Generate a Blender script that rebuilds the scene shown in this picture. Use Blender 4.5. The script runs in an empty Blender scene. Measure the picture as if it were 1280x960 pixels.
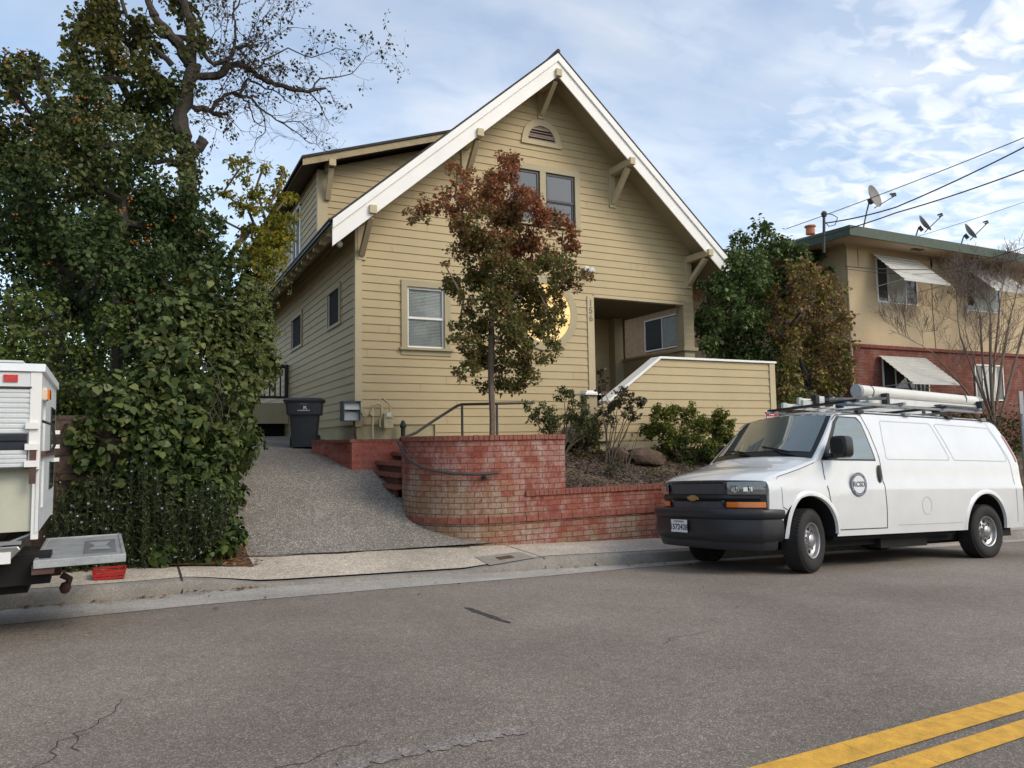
import bpy, math, random
import numpy as np
from mathutils import Vector, Matrix
R = math.radians
random.seed(7); rng = np.random.default_rng(11)
sc = bpy.context.scene
col = sc.collection

# ------------------------------------------------------------------ camera
F_PX, PITCH, ROLL, YAW = 930.0, 0.0747309, -0.0154997, 0.4669252   # world X runs along the house front, Y into the house, eye at z = 0
fw = Vector((math.sin(YAW)*math.cos(PITCH), math.cos(YAW)*math.cos(PITCH), math.sin(PITCH)))
rt = Vector((math.cos(YAW), -math.sin(YAW), 0)); up = rt.cross(fw)
r2 = rt*math.cos(ROLL)+up*math.sin(ROLL); u2 = -rt*math.sin(ROLL)+up*math.cos(ROLL)
cd = bpy.data.cameras.new('camera'); cam = bpy.data.objects.new('camera', cd); col.objects.link(cam)
cam.matrix_world = Matrix(((r2.x, u2.x, -fw.x, 0), (r2.y, u2.y, -fw.y, 0), (r2.z, u2.z, -fw.z, 0), (0, 0, 0, 1)))
cd.sensor_width = 36; cd.lens = F_PX/1280*36; cd.clip_start = .05; cd.clip_end = 3000
sc.camera = cam
def at(u, v, Y):                                   # a measured picture point brought to its real place at depth Y
    d = r2*((u-640)/F_PX)+u2*(-(v-480)/F_PX)+fw
    return d*(Y/d.y)

# ------------------------------------------------------------------ world, sun, exposure
SUN_EL, SUN_AZ = R(38), R(148)                     # azimuth measured from +Y towards +X: behind the photographer
w = bpy.data.worlds.new('World'); sc.world = w; w.use_nodes = True
nt = w.node_tree; N = nt.nodes; L = nt.links; N.clear()
def nn(tree, t, **k):
    n = tree.nodes.new(t)
    for a, b in k.items():
        if a in n.inputs: n.inputs[a].default_value = b
        else: setattr(n, a, b)
    return n
sky = nn(nt, 'ShaderNodeTexSky', sky_type='NISHITA', sun_disc=False, sun_elevation=SUN_EL, sun_rotation=SUN_AZ, air_density=1.0, dust_density=1.2, ozone_density=1.5)
tc = nn(nt, 'ShaderNodeTexCoord'); sep = nn(nt, 'ShaderNodeSeparateXYZ'); L.new(tc.outputs['Generated'], sep.inputs[0])
zz = nn(nt, 'ShaderNodeMath', operation='MAXIMUM'); zz.inputs[1].default_value = .0; L.new(sep.outputs['Z'], zz.inputs[0])
za = nn(nt, 'ShaderNodeMath', operation='ADD'); za.inputs[1].default_value = .14; L.new(zz.outputs[0], za.inputs[0])
px = nn(nt, 'ShaderNodeMath', operation='DIVIDE'); py = nn(nt, 'ShaderNodeMath', operation='DIVIDE')
L.new(sep.outputs['X'], px.inputs[0]); L.new(za.outputs[0], px.inputs[1]); L.new(sep.outputs['Y'], py.inputs[0]); L.new(za.outputs[0], py.inputs[1])
cmb = nn(nt, 'ShaderNodeCombineXYZ'); L.new(px.outputs[0], cmb.inputs[0]); L.new(py.outputs[0], cmb.inputs[1])
mp = nn(nt, 'ShaderNodeMapping'); mp.inputs['Rotation'].default_value = (0, 0, R(25)); mp.inputs['Scale'].default_value = (1, 1.35, 1); L.new(cmb.outputs[0], mp.inputs[0])
def ramp(tree, src, stops, interp='LINEAR'):
    r = tree.nodes.new('ShaderNodeValToRGB'); r.color_ramp.interpolation = interp
    while len(r.color_ramp.elements) < len(stops): r.color_ramp.elements.new(.5)
    for e, (p, c) in zip(r.color_ramp.elements, stops):
        e.position = p; e.color = (*c, 1) if len(c) == 3 else c
    tree.links.new(src, r.inputs[0]); return r
G = lambda v: (v, v, v)
n1 = nn(nt, 'ShaderNodeTexNoise', Scale=.5, Detail=6.0, Roughness=.52, Distortion=.9); L.new(mp.outputs[0], n1.inputs['Vector'])
veil = ramp(nt, n1.outputs[0], [(.34, G(.05)), (.52, G(.36)), (.70, G(.9))])
n2 = nn(nt, 'ShaderNodeTexNoise', Scale=11.0, Detail=3.0, Roughness=.5, Distortion=.5); L.new(mp.outputs[0], n2.inputs['Vector'])
puff = ramp(nt, n2.outputs[0], [(.36, G(.15)), (.60, G(.85))])
# puffy altocumulus field towards +X, thin veil elsewhere
side = nn(nt, 'ShaderNodeMapRange'); side.inputs['From Min'].default_value = .58; side.inputs['From Max'].default_value = .80; L.new(sep.outputs['X'], side.inputs[0])
pm = nn(nt, 'ShaderNodeMath', operation='MULTIPLY'); L.new(puff.outputs[0], pm.inputs[0]); L.new(side.outputs[0], pm.inputs[1])
cm = nn(nt, 'ShaderNodeMath', operation='MAXIMUM'); L.new(veil.outputs[0], cm.inputs[0]); L.new(pm.outputs[0], cm.inputs[1])
n3 = nn(nt, 'ShaderNodeTexNoise', Scale=4.5, Detail=5.0, Roughness=.55, Distortion=.4); L.new(mp.outputs[0], n3.inputs['Vector'])
ccol = ramp(nt, n3.outputs[0], [(.36, (.66, .71, .79)), (.50, (.82, .85, .89)), (.64, (.92, .905, .885))])
skm = nn(nt, 'ShaderNodeMix', data_type='RGBA', blend_type='MULTIPLY'); skm.inputs[0].default_value = 1
L.new(sky.outputs[0], skm.inputs[6]); skm.inputs[7].default_value = (1.35, 1.3, 1.2, 1)
ccs = nn(nt, 'ShaderNodeMix', data_type='RGBA', blend_type='MULTIPLY'); ccs.inputs[0].default_value = 1
L.new(ccol.outputs[0], ccs.inputs[6]); ccs.inputs[7].default_value = (7.2, 7.2, 7.2, 1)
mx = nn(nt, 'ShaderNodeMix', data_type='RGBA'); L.new(cm.outputs[0], mx.inputs[0]); L.new(skm.outputs[2], mx.inputs[6]); L.new(ccs.outputs[2], mx.inputs[7])
bg = nn(nt, 'ShaderNodeBackground', Strength=.14); L.new(mx.outputs[2], bg.inputs[0])
ow = nn(nt, 'ShaderNodeOutputWorld'); L.new(bg.outputs[0], ow.inputs[0])
sl = bpy.data.lights.new('sun', 'SUN'); sl.energy = 1.35; sl.angle = R(24); sl.color = (1, .88, .71)
so = bpy.data.objects.new('sun', sl); col.objects.link(so)
sd = Vector((math.sin(SUN_AZ)*math.cos(SUN_EL), math.cos(SUN_AZ)*math.cos(SUN_EL), math.sin(SUN_EL)))
so.rotation_euler = sd.to_track_quat('Z', 'Y').to_euler()
vs = sc.view_settings; vs.view_transform = 'Standard'; vs.look = 'None'; vs.gamma = 1; vs.use_curve_mapping = False; vs.exposure = .45

# ------------------------------------------------------------------ materials
MATS = {}
def base_mat(name):
    m = bpy.data.materials.new(name); m.use_nodes = True; MATS[name] = m
    t = m.node_tree; b = t.nodes['Principled BSDF']; return m, t, b
def M(name, c, rough=.7, var=.12, scale=6.0, bump=0.0, bscale=60.0, metal=0.0, spec=.4, c2=None, coat=0.0, fine=0.0):
    """paint/stone/plastic: base colour broken up by noise, optional second colour, optional bump"""
    m, t, b = base_mat(name)
    co = nn(t, 'ShaderNodeTexCoord')
    no = nn(t, 'ShaderNodeTexNoise', Scale=scale, Detail=8.0, Roughness=.65); t.links.new(co.outputs['Object'], no.inputs['Vector'])
    lo = tuple(x*(1-var) for x in c); hi = tuple(min(1, x*(1+var)) for x in (c2 or c))
    if c2: lo = c; hi = c2
    r = ramp(t, no.outputs[0], [(.32, lo), (.68, hi)])
    src = r.outputs[0]
    if fine:
        nf = nn(t, 'ShaderNodeTexNoise', Scale=bscale*1.5, Detail=3.0); t.links.new(co.outputs['Object'], nf.inputs['Vector'])
        rf = ramp(t, nf.outputs[0], [(.3, G(1-fine)), (.7, G(1+fine))])
        mm = nn(t, 'ShaderNodeMix', data_type='RGBA', blend_type='MULTIPLY'); mm.inputs[0].default_value = 1
        t.links.new(src, mm.inputs[6]); t.links.new(rf.outputs[0], mm.inputs[7]); src = mm.outputs[2]
    t.links.new(src, b.inputs['Base Color'])
    b.inputs['Roughness'].default_value = rough; b.inputs['Metallic'].default_value = metal; b.inputs['Specular IOR Level'].default_value = spec
    b.inputs['Coat Weight'].default_value = coat; b.inputs['Coat Roughness'].default_value = .05
    if bump:
        nb = nn(t, 'ShaderNodeTexNoise', Scale=bscale, Detail=5.0); t.links.new(co.outputs['Object'], nb.inputs['Vector'])
        bp = nn(t, 'ShaderNodeBump', Strength=bump, Distance=.01); t.links.new(nb.outputs[0], bp.inputs['Height']); t.links.new(bp.outputs[0], b.inputs['Normal'])
    return m
def leafmat(name, cols, rough=.55, trans=.25):
    m, t, b = base_mat(name)
    g = nn(t, 'ShaderNodeNewGeometry')
    k = len(cols); r = ramp(t, g.outputs['Random Per Island'], [(i/max(1, k-1), c) for i, c in enumerate(cols)])
    t.links.new(r.outputs[0], b.inputs['Base Color']); b.inputs['Roughness'].default_value = rough; b.inputs['Specular IOR Level'].default_value = .2
    tr = nn(t, 'ShaderNodeBsdfTranslucent'); t.links.new(r.outputs[0], tr.inputs[0])
    mxs = nn(t, 'ShaderNodeMixShader'); mxs.inputs[0].default_value = trans
    t.links.new(b.outputs[0], mxs.inputs[1]); t.links.new(tr.outputs[0], mxs.inputs[2]); t.links.new(mxs.outputs[0], t.nodes['Material Output'].inputs[0])
    return m
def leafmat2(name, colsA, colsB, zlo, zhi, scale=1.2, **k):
    """leaf colours that turn from A (low) to B (high) with height, broken by noise"""
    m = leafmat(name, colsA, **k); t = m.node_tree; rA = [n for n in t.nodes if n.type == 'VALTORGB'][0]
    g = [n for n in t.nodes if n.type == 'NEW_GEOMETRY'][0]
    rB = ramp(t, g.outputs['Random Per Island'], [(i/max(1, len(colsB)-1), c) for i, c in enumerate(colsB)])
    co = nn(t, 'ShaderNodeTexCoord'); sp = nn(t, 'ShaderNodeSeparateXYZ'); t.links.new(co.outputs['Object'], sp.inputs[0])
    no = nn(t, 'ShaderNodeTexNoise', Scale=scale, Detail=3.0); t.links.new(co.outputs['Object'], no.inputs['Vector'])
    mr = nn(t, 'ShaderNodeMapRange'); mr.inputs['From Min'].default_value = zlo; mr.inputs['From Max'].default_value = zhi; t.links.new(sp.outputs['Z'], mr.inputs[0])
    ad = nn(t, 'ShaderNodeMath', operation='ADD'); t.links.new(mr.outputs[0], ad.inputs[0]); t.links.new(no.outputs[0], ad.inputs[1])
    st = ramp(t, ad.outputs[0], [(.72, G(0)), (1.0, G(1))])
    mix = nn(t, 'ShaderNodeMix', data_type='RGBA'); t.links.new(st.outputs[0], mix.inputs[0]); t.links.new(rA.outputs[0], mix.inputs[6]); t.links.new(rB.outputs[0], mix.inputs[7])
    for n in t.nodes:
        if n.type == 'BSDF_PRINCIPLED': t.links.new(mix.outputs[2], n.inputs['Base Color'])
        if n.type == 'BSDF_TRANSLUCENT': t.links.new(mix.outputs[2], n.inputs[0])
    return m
def brickmat(name, c1, c2, mortar, tan=None, bw=.2, rh=.083, ms=.0055, white=.35, off=.5, tanz=None):
    m, t, b = base_mat(name)
    uv = nn(t, 'ShaderNodeUVMap')
    br = nn(t, 'ShaderNodeTexBrick', Scale=1.0); br.offset = off
    br.inputs['Color1'].default_value = (0, 0, 0, 1); br.inputs['Color2'].default_value = (1, 1, 1, 1); br.inputs['Mortar'].default_value = (.5, .5, .5, 1)
    br.inputs['Mortar Size'].default_value = ms; br.inputs['Mortar Smooth'].default_value = .15; br.inputs['Brick Width'].default_value = bw; br.inputs['Row Height'].default_value = rh; br.inputs['Bias'].default_value = 0
    nd = nn(t, 'ShaderNodeTexNoise', Scale=9.0, Detail=2.0); t.links.new(uv.outputs[0], nd.inputs['Vector'])
    va = nn(t, 'ShaderNodeVectorMath', operation='MULTIPLY_ADD'); t.links.new(nd.outputs['Color'], va.inputs[0]); va.inputs[1].default_value = (.006, .006, 0); t.links.new(uv.outputs[0], va.inputs[2])
    t.links.new(va.outputs[0], br.inputs['Vector'])
    rc = ramp(t, br.outputs['Color'], [(0, c1), (.5, tuple((a+d)/2 for a, d in zip(c1, c2))), (1, c2)])
    src = rc.outputs[0]
    def mixin(src, fac, colr):
        k = nn(t, 'ShaderNodeMix', data_type='RGBA'); t.links.new(fac, k.inputs[0]); t.links.new(src, k.inputs[6]); k.inputs[7].default_value = (*colr, 1); return k.outputs[2]
    nb = nn(t, 'ShaderNodeTexNoise', Scale=22.0, Detail=6.0, Roughness=.7); t.links.new(uv.outputs[0], nb.inputs['Vector'])
    if tan:      # the wall's unpainted buff bricks show through in a patch with a shape of its own
        sp = nn(t, 'ShaderNodeSeparateXYZ'); t.links.new(uv.outputs[0], sp.inputs[0])
        dx = nn(t, 'ShaderNodeMapRange'); dx.inputs['From Min'].default_value = tanz[2]; dx.inputs['From Max'].default_value = tanz[3]; t.links.new(sp.outputs['X'], dx.inputs[0])
        dz = nn(t, 'ShaderNodeMapRange'); dz.inputs['From Min'].default_value = tanz[0]; dz.inputs['From Max'].default_value = tanz[1]; t.links.new(sp.outputs['Y'], dz.inputs[0])
        ml = nn(t, 'ShaderNodeMath', operation='MULTIPLY'); t.links.new(dx.outputs[0], ml.inputs[0]); t.links.new(dz.outputs[0], ml.inputs[1])
        dl = nn(t, 'ShaderNodeMapRange'); dl.inputs['From Min'].default_value = -1.17; dl.inputs['From Max'].default_value = -1.26; dl.inputs['To Max'].default_value = .42; t.links.new(sp.outputs['Y'], dl.inputs[0]); mxx = nn(t, 'ShaderNodeMath', operation='MAXIMUM'); t.links.new(ml.outputs[0], mxx.inputs[0]); t.links.new(dl.outputs[0], mxx.inputs[1]); ml = mxx
        nl = nn(t, 'ShaderNodeTexNoise', Scale=2.2, Detail=5.0, Roughness=.6); t.links.new(uv.outputs[0], nl.inputs['Vector'])
        a1 = nn(t, 'ShaderNodeMath', operation='MULTIPLY_ADD'); t.links.new(ml.outputs[0], a1.inputs[0]); a1.inputs[1].default_value = .5; t.links.new(nl.outputs[0], a1.inputs[2])
        bb = nn(t, 'ShaderNodeMath', operation='MULTIPLY_ADD'); t.links.new(br.outputs['Color'], bb.inputs[0]); bb.inputs[1].default_value = .17; t.links.new(a1.outputs[0], bb.inputs[2])
        st = ramp(t, bb.outputs[0], [(.70, G(0)), (.93, G(.88))]); src = mixin(src, st.outputs[0], tan)
    # chalky efflorescence
    mpx = nn(t, 'ShaderNodeMapping'); mpx.inputs['Scale'].default_value = (2.2, 1.2, 1); t.links.new(uv.outputs[0], mpx.inputs[0])
    ne = nn(t, 'ShaderNodeTexNoise', Scale=1.5, Detail=7.0, Roughness=.75); t.links.new(mpx.outputs[0], ne.inputs['Vector'])
    se = ramp(t, ne.outputs[0], [(.47, G(0)), (.66, G(white))]); src = mixin(src, se.outputs[0], (.5, .44, .4))
    hv = nn(t, 'ShaderNodeHueSaturation'); rv = ramp(t, nb.outputs[0], [(.3, G(.62)), (.7, G(1.25))]); t.links.new(rv.outputs[0], hv.inputs['Value']); t.links.new(src, hv.inputs['Color']); src = hv.outputs[0]
    src = mixin(src, br.outputs['Fac'], mortar)
    t.links.new(src, b.inputs['Base Color']); b.inputs['Roughness'].default_value = .85; b.inputs['Specular IOR Level'].default_value = .25
    h1 = nn(t, 'ShaderNodeMath', operation='MULTIPLY_ADD'); t.links.new(br.outputs['Fac'], h1.inputs[0]); h1.inputs[1].default_value = -1.0; t.links.new(nb.outputs[0], h1.inputs[2])
    bp = nn(t, 'ShaderNodeBump', Strength=.9, Distance=.008); t.links.new(h1.outputs[0], bp.inputs['Height']); t.links.new(bp.outputs[0], b.inputs['Normal'])
    return m
def speckle(name, base, stone, dark, s1=90.0, amt=.5, big=.35, rough=.9, patch=None, bump=.5):
    """asphalt, exposed aggregate, gravel: stones in a binder, broad tonal drift"""
    m, t, b = base_mat(name); co = nn(t, 'ShaderNodeTexCoord')
    vo = nn(t, 'ShaderNodeTexVoronoi', Scale=s1); t.links.new(co.outputs['Object'], vo.inputs['Vector'])
    sp = nn(t, 'ShaderNodeSeparateColor'); t.links.new(vo.outputs['Color'], sp.inputs[0])
    rs = ramp(t, sp.outputs[0], [(0, dark), (amt, base), (min(.97, amt+.3), base), (1, stone)])
    no = nn(t, 'ShaderNodeTexNoise', Scale=big, Detail=8.0, Roughness=.62); t.links.new(co.outputs['Object'], no.inputs['Vector'])
    rn = ramp(t, no.outputs[0], [(.3, G(.72)), (.7, G(1.22))])
    mm = nn(t, 'ShaderNodeMix', data_type='RGBA', blend_type='MULTIPLY'); mm.inputs[0].default_value = 1; t.links.new(rs.outputs[0], mm.inputs[6]); t.links.new(rn.outputs[0], mm.inputs[7])
    n2 = nn(t, 'ShaderNodeTexNoise', Scale=14.0, Detail=6.0, Roughness=.7); t.links.new(co.outputs['Object'], n2.inputs['Vector'])
    r2_ = ramp(t, n2.outputs[0], [(.3, G(.85)), (.7, G(1.15))])
    m2 = nn(t, 'ShaderNodeMix', data_type='RGBA', blend_type='MULTIPLY'); m2.inputs[0].default_value = 1; t.links.new(mm.outputs[2], m2.inputs[6]); t.links.new(r2_.outputs[0], m2.inputs[7])
    t.links.new(m2.outputs[2], b.inputs['Base Color']); b.inputs['Roughness'].default_value = rough; b.inputs['Specular IOR Level'].default_value = .25
    bp = nn(t, 'ShaderNodeBump', Strength=bump, Distance=.006); t.links.new(vo.outputs['Distance'], bp.inputs['Height']); t.links.new(bp.outputs[0], b.inputs['Normal'])
    return m
def emis(name, c, s, base=None):
    m, t, b = base_mat(name); b.inputs['Emission Color'].default_value = (*c, 1); b.inputs['Emission Strength'].default_value = s
    b.inputs['Base Color'].default_value = (*(base or c), 1); b.inputs['Roughness'].default_value = .35; return m

def wood_siding(name, c):
    m = M(name, c, .62, .05, 1.3, .12, 90, fine=.03, c2=None); return m
SID = wood_siding('siding_paint', (.43, .345, .198))
TRIM = M('trim_paint', (.37, .32, .205), .6, .06, 3, .1, 70)
TRIM2 = M('corner_trim_paint', (.46, .39, .25), .6, .05, 3, .1, 70)
WHITE = M('white_barge_paint', (.78, .78, .76), .5, .04, 2, .1, 50, fine=.03)
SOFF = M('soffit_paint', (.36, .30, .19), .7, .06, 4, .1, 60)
ROOF = M('dark_shingle', (.05, .048, .045), .95, .3, 10, .8, 40)
BLACK = M('black_metal', (.02, .018, .018), .5, .2, 6, .1, 40)
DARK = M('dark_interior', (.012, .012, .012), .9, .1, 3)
GLASSD = M('window_glass', (.035, .045, .05), .04, .1, 2, spec=.9)
GLASSG = M('pane_glass', (.20, .24, .24), .05, .1, 3, spec=.8)
VINYL = M('white_vinyl', (.75, .75, .73), .45, .03, 5)
BLIND = M('blind_slat', (.78, .84, .80), .5, .05, 8)
CONC = M('painted_foundation', (.38, .33, .2), .85, .12, 3, .6, 50, fine=.06)
BRICK_P = brickmat('planter_brick', (.25, .062, .042), (.34, .12, .085), (.09, .07, .055), tan=(.28, .18, .11), tanz=(-.35, -.9, .1, 1.9), white=.5)
BRICK_M = brickmat('mini_wall_brick', (.30, .06, .04), (.40, .105, .07), (.22, .14, .11), bw=.2, rh=.065, white=.2)
BRICK_A = brickmat('apartment_brick', (.16, .052, .036), (.22, .08, .056), (.13, .05, .04), bw=.24, rh=.078, white=.22)
BRICKCAP = M('brick_cap', (.23, .080, .056), .8, .3, 14, .5, 60, fine=.12)
ASPH = speckle('asphalt', (.195, .165, .138), (.37, .33, .285), (.13, .11, .092), 150.0, .38, .35, bump=.35)
GUTT = speckle('gutter_concrete', (.34, .32, .29), (.5, .48, .44), (.2, .19, .17), 110, .3, .9, .9, bump=.25)
SIDEW = speckle('sidewalk_aggregate', (.42, .37, .30), (.66, .60, .52), (.25, .22, .18), 85, .3, .8, .9, bump=.4)
CURB = speckle('curb_concrete', (.24, .225, .20), (.32, .30, .27), (.18, .165, .15), 160, .3, 1.1, .9, bump=.2)
DRIVE = speckle('driveway_gravel', (.205, .19, .17), (.46, .43, .385), (.105, .095, .085), 78, .42, .55, .95, bump=.9)
SOIL = speckle('bark_mulch', (.075, .052, .04), (.24, .19, .15), (.02, .015, .012), 45, .45, .8, 1, bump=1.0)
YELL = M('yellow_paint', (.60, .33, .045), .75, .24, 11, .3, 80, fine=.12)
STUCCO = M('stucco', (.48, .385, .25), .9, .07, 1.6, .6, 60, fine=.05)
STUCCO2 = M('mottled_stucco', (.36, .25, .15), .9, .1, 7, .5, 40, c2=(.52, .39, .24))
GREENF = M('green_fascia', (.055, .08, .058), .6, .15, 5)
AWN = M('aluminium_awning', (.50, .50, .47), .45, .1, 8)
GREYM = M('galvanised_metal', (.33, .34, .35), .4, .15, 9, metal=.6)
BARK = M('bark', (.05, .042, .035), .97, .4, 14, 1.0, 35, fine=.2)
BARKG = M('pale_bark', (.15, .115, .09), .9, .25, 14, .6, 50)
ROCK = M('rock', (.10, .068, .05), .95, .3, 5, 1.0, 12, fine=.15)

# ------------------------------------------------------------------ mesh helpers
class MB:
    def __init__(s): s.v = []; s.f = []; s.mi = []; s.uv = {}
    def add(s, vs, fs, mi=0):
        b = len(s.v); s.v += [tuple(p) for p in vs]
        for f in fs: s.f.append(tuple(b+i for i in f)); s.mi.append(mi)
    def quad(s, a, b, c, d, uv=None, mi=0):
        if uv: s.uv[len(s.f)] = uv
        s.add([a, b, c, d], [(0, 1, 2, 3)], mi)
    def box(s, x0, x1, y0, y1, z0, z1, m=None, mi=0):
        v = [(x, y, z) for z in (z0, z1) for y in (y0, y1) for x in (x0, x1)]
        if m is not None: v = [tuple(m @ Vector(p)) for p in v]
        s.add(v, [(0, 2, 3, 1), (4, 5, 7, 6), (0, 1, 5, 4), (2, 6, 7, 3), (0, 4, 6, 2), (1, 3, 7, 5)], mi)
    def obox(s, a, b, w, h, upv=(0, 0, 1), mi=0):
        """bar from a to b with section w (sideways) x h (along up)"""
        a = Vector(a); b = Vector(b); d = (b-a).normalized(); u = Vector(upv); sx = d.cross(u).normalized(); u = sx.cross(d)
        vs = [p+sx*(w/2*i)+u*(h/2*j) for p in (a, b) for i, j in ((-1, -1), (1, -1), (1, 1), (-1, 1))]
        s.add(vs, [(0, 3, 2, 1), (4, 5, 6, 7), (0, 1, 5, 4), (1, 2, 6, 5), (2, 3, 7, 6), (3, 0, 4, 7)], mi)
    def prism(s, poly, ax, c0, c1, mi=0):
        """polygon in the two other axes extruded along ax from c0 to c1"""
        def p3(p, c): return {'x': (c, p[0], p[1]), 'y': (p[0], c, p[1]), 'z': (p[0], p[1], c)}[ax]
        n = len(poly); vs = [p3(p, c0) for p in poly]+[p3(p, c1) for p in poly]
        s.add(vs, [tuple(range(n))[::-1], tuple(range(n, 2*n))]+[(i, (i+1) % n, n+(i+1) % n, n+i) for i in range(n)], mi)
    def tube(s, pts, r, n=8, cap=True, mi=0):
        pts = [Vector(p) for p in pts]; k = len(pts); rs = r if isinstance(r, (list, tuple)) else [r]*k
        vs = []; prev = None
        for i, p in enumerate(pts):
            d = (pts[min(i+1, k-1)]-pts[max(i-1, 0)]); d = d.normalized() if d.length > 1e-9 else Vector((0, 0, 1))
            if prev is None: a = d.orthogonal().normalized()
            else:
                a = prev-d*prev.dot(d); a = a.normalized() if a.length > 1e-6 else d.orthogonal().normalized()
            prev = a; b = d.cross(a)
            for j in range(n):
                t = 2*math.pi*j/n; vs.append(p+(a*math.cos(t)+b*math.sin(t))*rs[i])
        fs = [(i*n+j, i*n+(j+1) % n, (i+1)*n+(j+1) % n, (i+1)*n+j) for i in range(k-1) for j in range(n)]
        if cap: fs += [tuple(range(n))[::-1], tuple((k-1)*n+j for j in range(n))]
        s.add(vs, fs, mi)
    def lathe(s, prof, c=(0, 0, 0), axis='z', n=24, mi=0, m=None):
        """prof: (radius, height) pairs about an axis"""
        vs = []
        for (r, h) in prof:
            for j in range(n):
                t = 2*math.pi*j/n; a, b = r*math.cos(t), r*math.sin(t)
                p = {'z': (a, b, h), 'y': (a, h, b), 'x': (h, a, b)}[axis]; p = Vector(p)
                if m is not None: p = m @ p
                vs.append(p+Vector(c))
        k = len(prof); fs = [(i*n+j, i*n+(j+1) % n, (i+1)*n+(j+1) % n, (i+1)*n+j) for i in range(k-1) for j in range(n)]
        s.add(vs, fs, mi)
    def grid(s, fn, us, vs_, uv=False, mi=0):
        nu, nv = len(us), len(vs_); pts = [fn(u, v) for v in vs_ for u in us]
        b = len(s.f)
        s.add(pts, [(j*nu+i, j*nu+i+1, (j+1)*nu+i+1, (j+1)*nu+i) for j in range(nv-1) for i in range(nu-1)], mi)
        if uv:
            q = 0
            for j in range(nv-1):
                for i in range(nu-1):
                    s.uv[b+q] = ((us[i], vs_[j]), (us[i+1], vs_[j]), (us[i+1], vs_[j+1]), (us[i], vs_[j+1])); q += 1
    def build(s, name, mat, parent=None, smooth=False, bevel=0, fix=True):
        me = bpy.data.meshes.new(name); me.from_pydata([tuple(p) for p in s.v], [], s.f)
        for m in (mat if isinstance(mat, (list, tuple)) else [mat]): me.materials.append(m)
        me.polygons.foreach_set('material_index', s.mi)
        if s.uv:
            ul = me.uv_layers.new(name='UVMap')
            for fi, uv in s.uv.items():
                p = me.polygons[fi]
                for k, li in enumerate(p.loop_indices):
                    if k < len(uv): ul.data[li].uv = uv[k]
        if fix and not s.uv:
            import bmesh
            bm = bmesh.new(); bm.from_mesh(me); bmesh.ops.recalc_face_normals(bm, faces=bm.faces); bm.to_mesh(me); bm.free()
        if smooth:
            me.polygons.foreach_set('use_smooth', [True]*len(me.polygons))
        me.update()
        o = bpy.data.objects.new(name, me); col.objects.link(o)
        if parent is not None:
            o.parent = parent; o.matrix_parent_inverse = world_of(parent).inverted()
        if bevel:
            b = o.modifiers.new('bevel', 'BEVEL'); b.width = bevel; b.segments = 2; b.limit_method = 'ANGLE'; b.angle_limit = R(35)
        if smooth:
            try: me.set_sharp_from_angle(angle=R(38))
            except Exception: pass
        return o
def world_of(o):
    m = o.matrix_basis.copy()
    while o.parent is not None:
        m = o.parent.matrix_basis @ o.matrix_parent_inverse @ m; o = o.parent
    return m
def tag(o, label=None, cat=None, group=None, kind=None):
    for k, v in (('label', label), ('category', cat), ('group', group), ('kind', kind)):
        if v: o[k] = v
    return o
def thing(name, label, cat, loc, group=None, mat4=None):
    o = bpy.data.objects.new(name, None); col.objects.link(o); o.empty_display_size = .2
    if mat4 is not None: o.matrix_basis = mat4
    else: o.location = loc
    return tag(o, label, cat, group)
def struct(o): o['kind'] = 'structure'; return o
def lerp(a, b, t): return a+(b-a)*t
def interp(x, pts):
    if x <= pts[0][0]: return pts[0][1]
    for (a, b), (c, d) in zip(pts, pts[1:]):
        if x <= c: return lerp(b, d, (x-a)/(c-a))
    return pts[-1][1]
def frange(a, b, n): return [a+(b-a)*i/n for i in range(n+1)]
def text_obj(s, size, name, mat, parent, m4, depth=.002, align='CENTER', bold=0):
    cu = bpy.data.curves.new(name, 'FONT'); cu.body = s; cu.size = size; cu.extrude = depth; cu.align_x = align; cu.align_y = 'CENTER'; cu.offset = bold
    t = bpy.data.objects.new(name, cu); col.objects.link(t); bpy.context.view_layer.update()
    me = bpy.data.meshes.new_from_object(t.evaluated_get(bpy.context.evaluated_depsgraph_get())); bpy.data.objects.remove(t)
    me.materials.clear(); me.materials.append(mat); me.transform(m4)
    o = bpy.data.objects.new(name, me); col.objects.link(o); o.name = name
    if parent is not None: o.parent = parent; o.matrix_parent_inverse = world_of(parent).inverted()
    return o

# ------------------------------------------------------------------ ground levels
G_, K_, Y0_, ZC = .035, .005, 2.0, -1.33
def road(x, y): return ZC-G_*max(-45, min(60, x))-K_*min(6.4, abs(y-Y0_))**2
def curb_y(x): return interp(x, [(-3, 8.42), (-1, 8.45), (0, 8.55), (.8, 8.72), (4, 8.74), (8, 8.68), (40, 8.68)])
def gut_y(x): return interp(x, [(-3, 7.35), (-1, 7.4), (.5, 7.74), (2.5, 7.95), (4.5, 8.08), (6, 8.32), (40, 8.34)])
def curb_h(x): return interp(x, [(.5, .14), (1.3, .03), (3.75, .03), (4.85, .14)])
def walk(x, y):
    c = curb_y(x); z0 = road(x, c)+curb_h(x); zb = road(x, c)+.165
    return lerp(z0, zb, min(1, max(0, (y-c)/(9.95-c))))
DR = [(9.95, 0), (11, .33), (12, .68), (13, 1.0), (14, 1.22), (15.2, 1.40), (17, 1.58), (22, 1.74), (40, 1.9)]
def drive(x, y):
    b = walk(2.2, 9.95)*.5+walk(x, 9.95)*.5
    return b+interp(y, DR)*(.0-b)/1.49*.985 if y > 9.95 else b
def bed(x, y): return interp(y, [(9.95, -1.9), (10.05, -.84), (11, -.62), (12.2, -.22), (14, -.15), (30, 0)])-.02*max(0, x-9)
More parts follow.
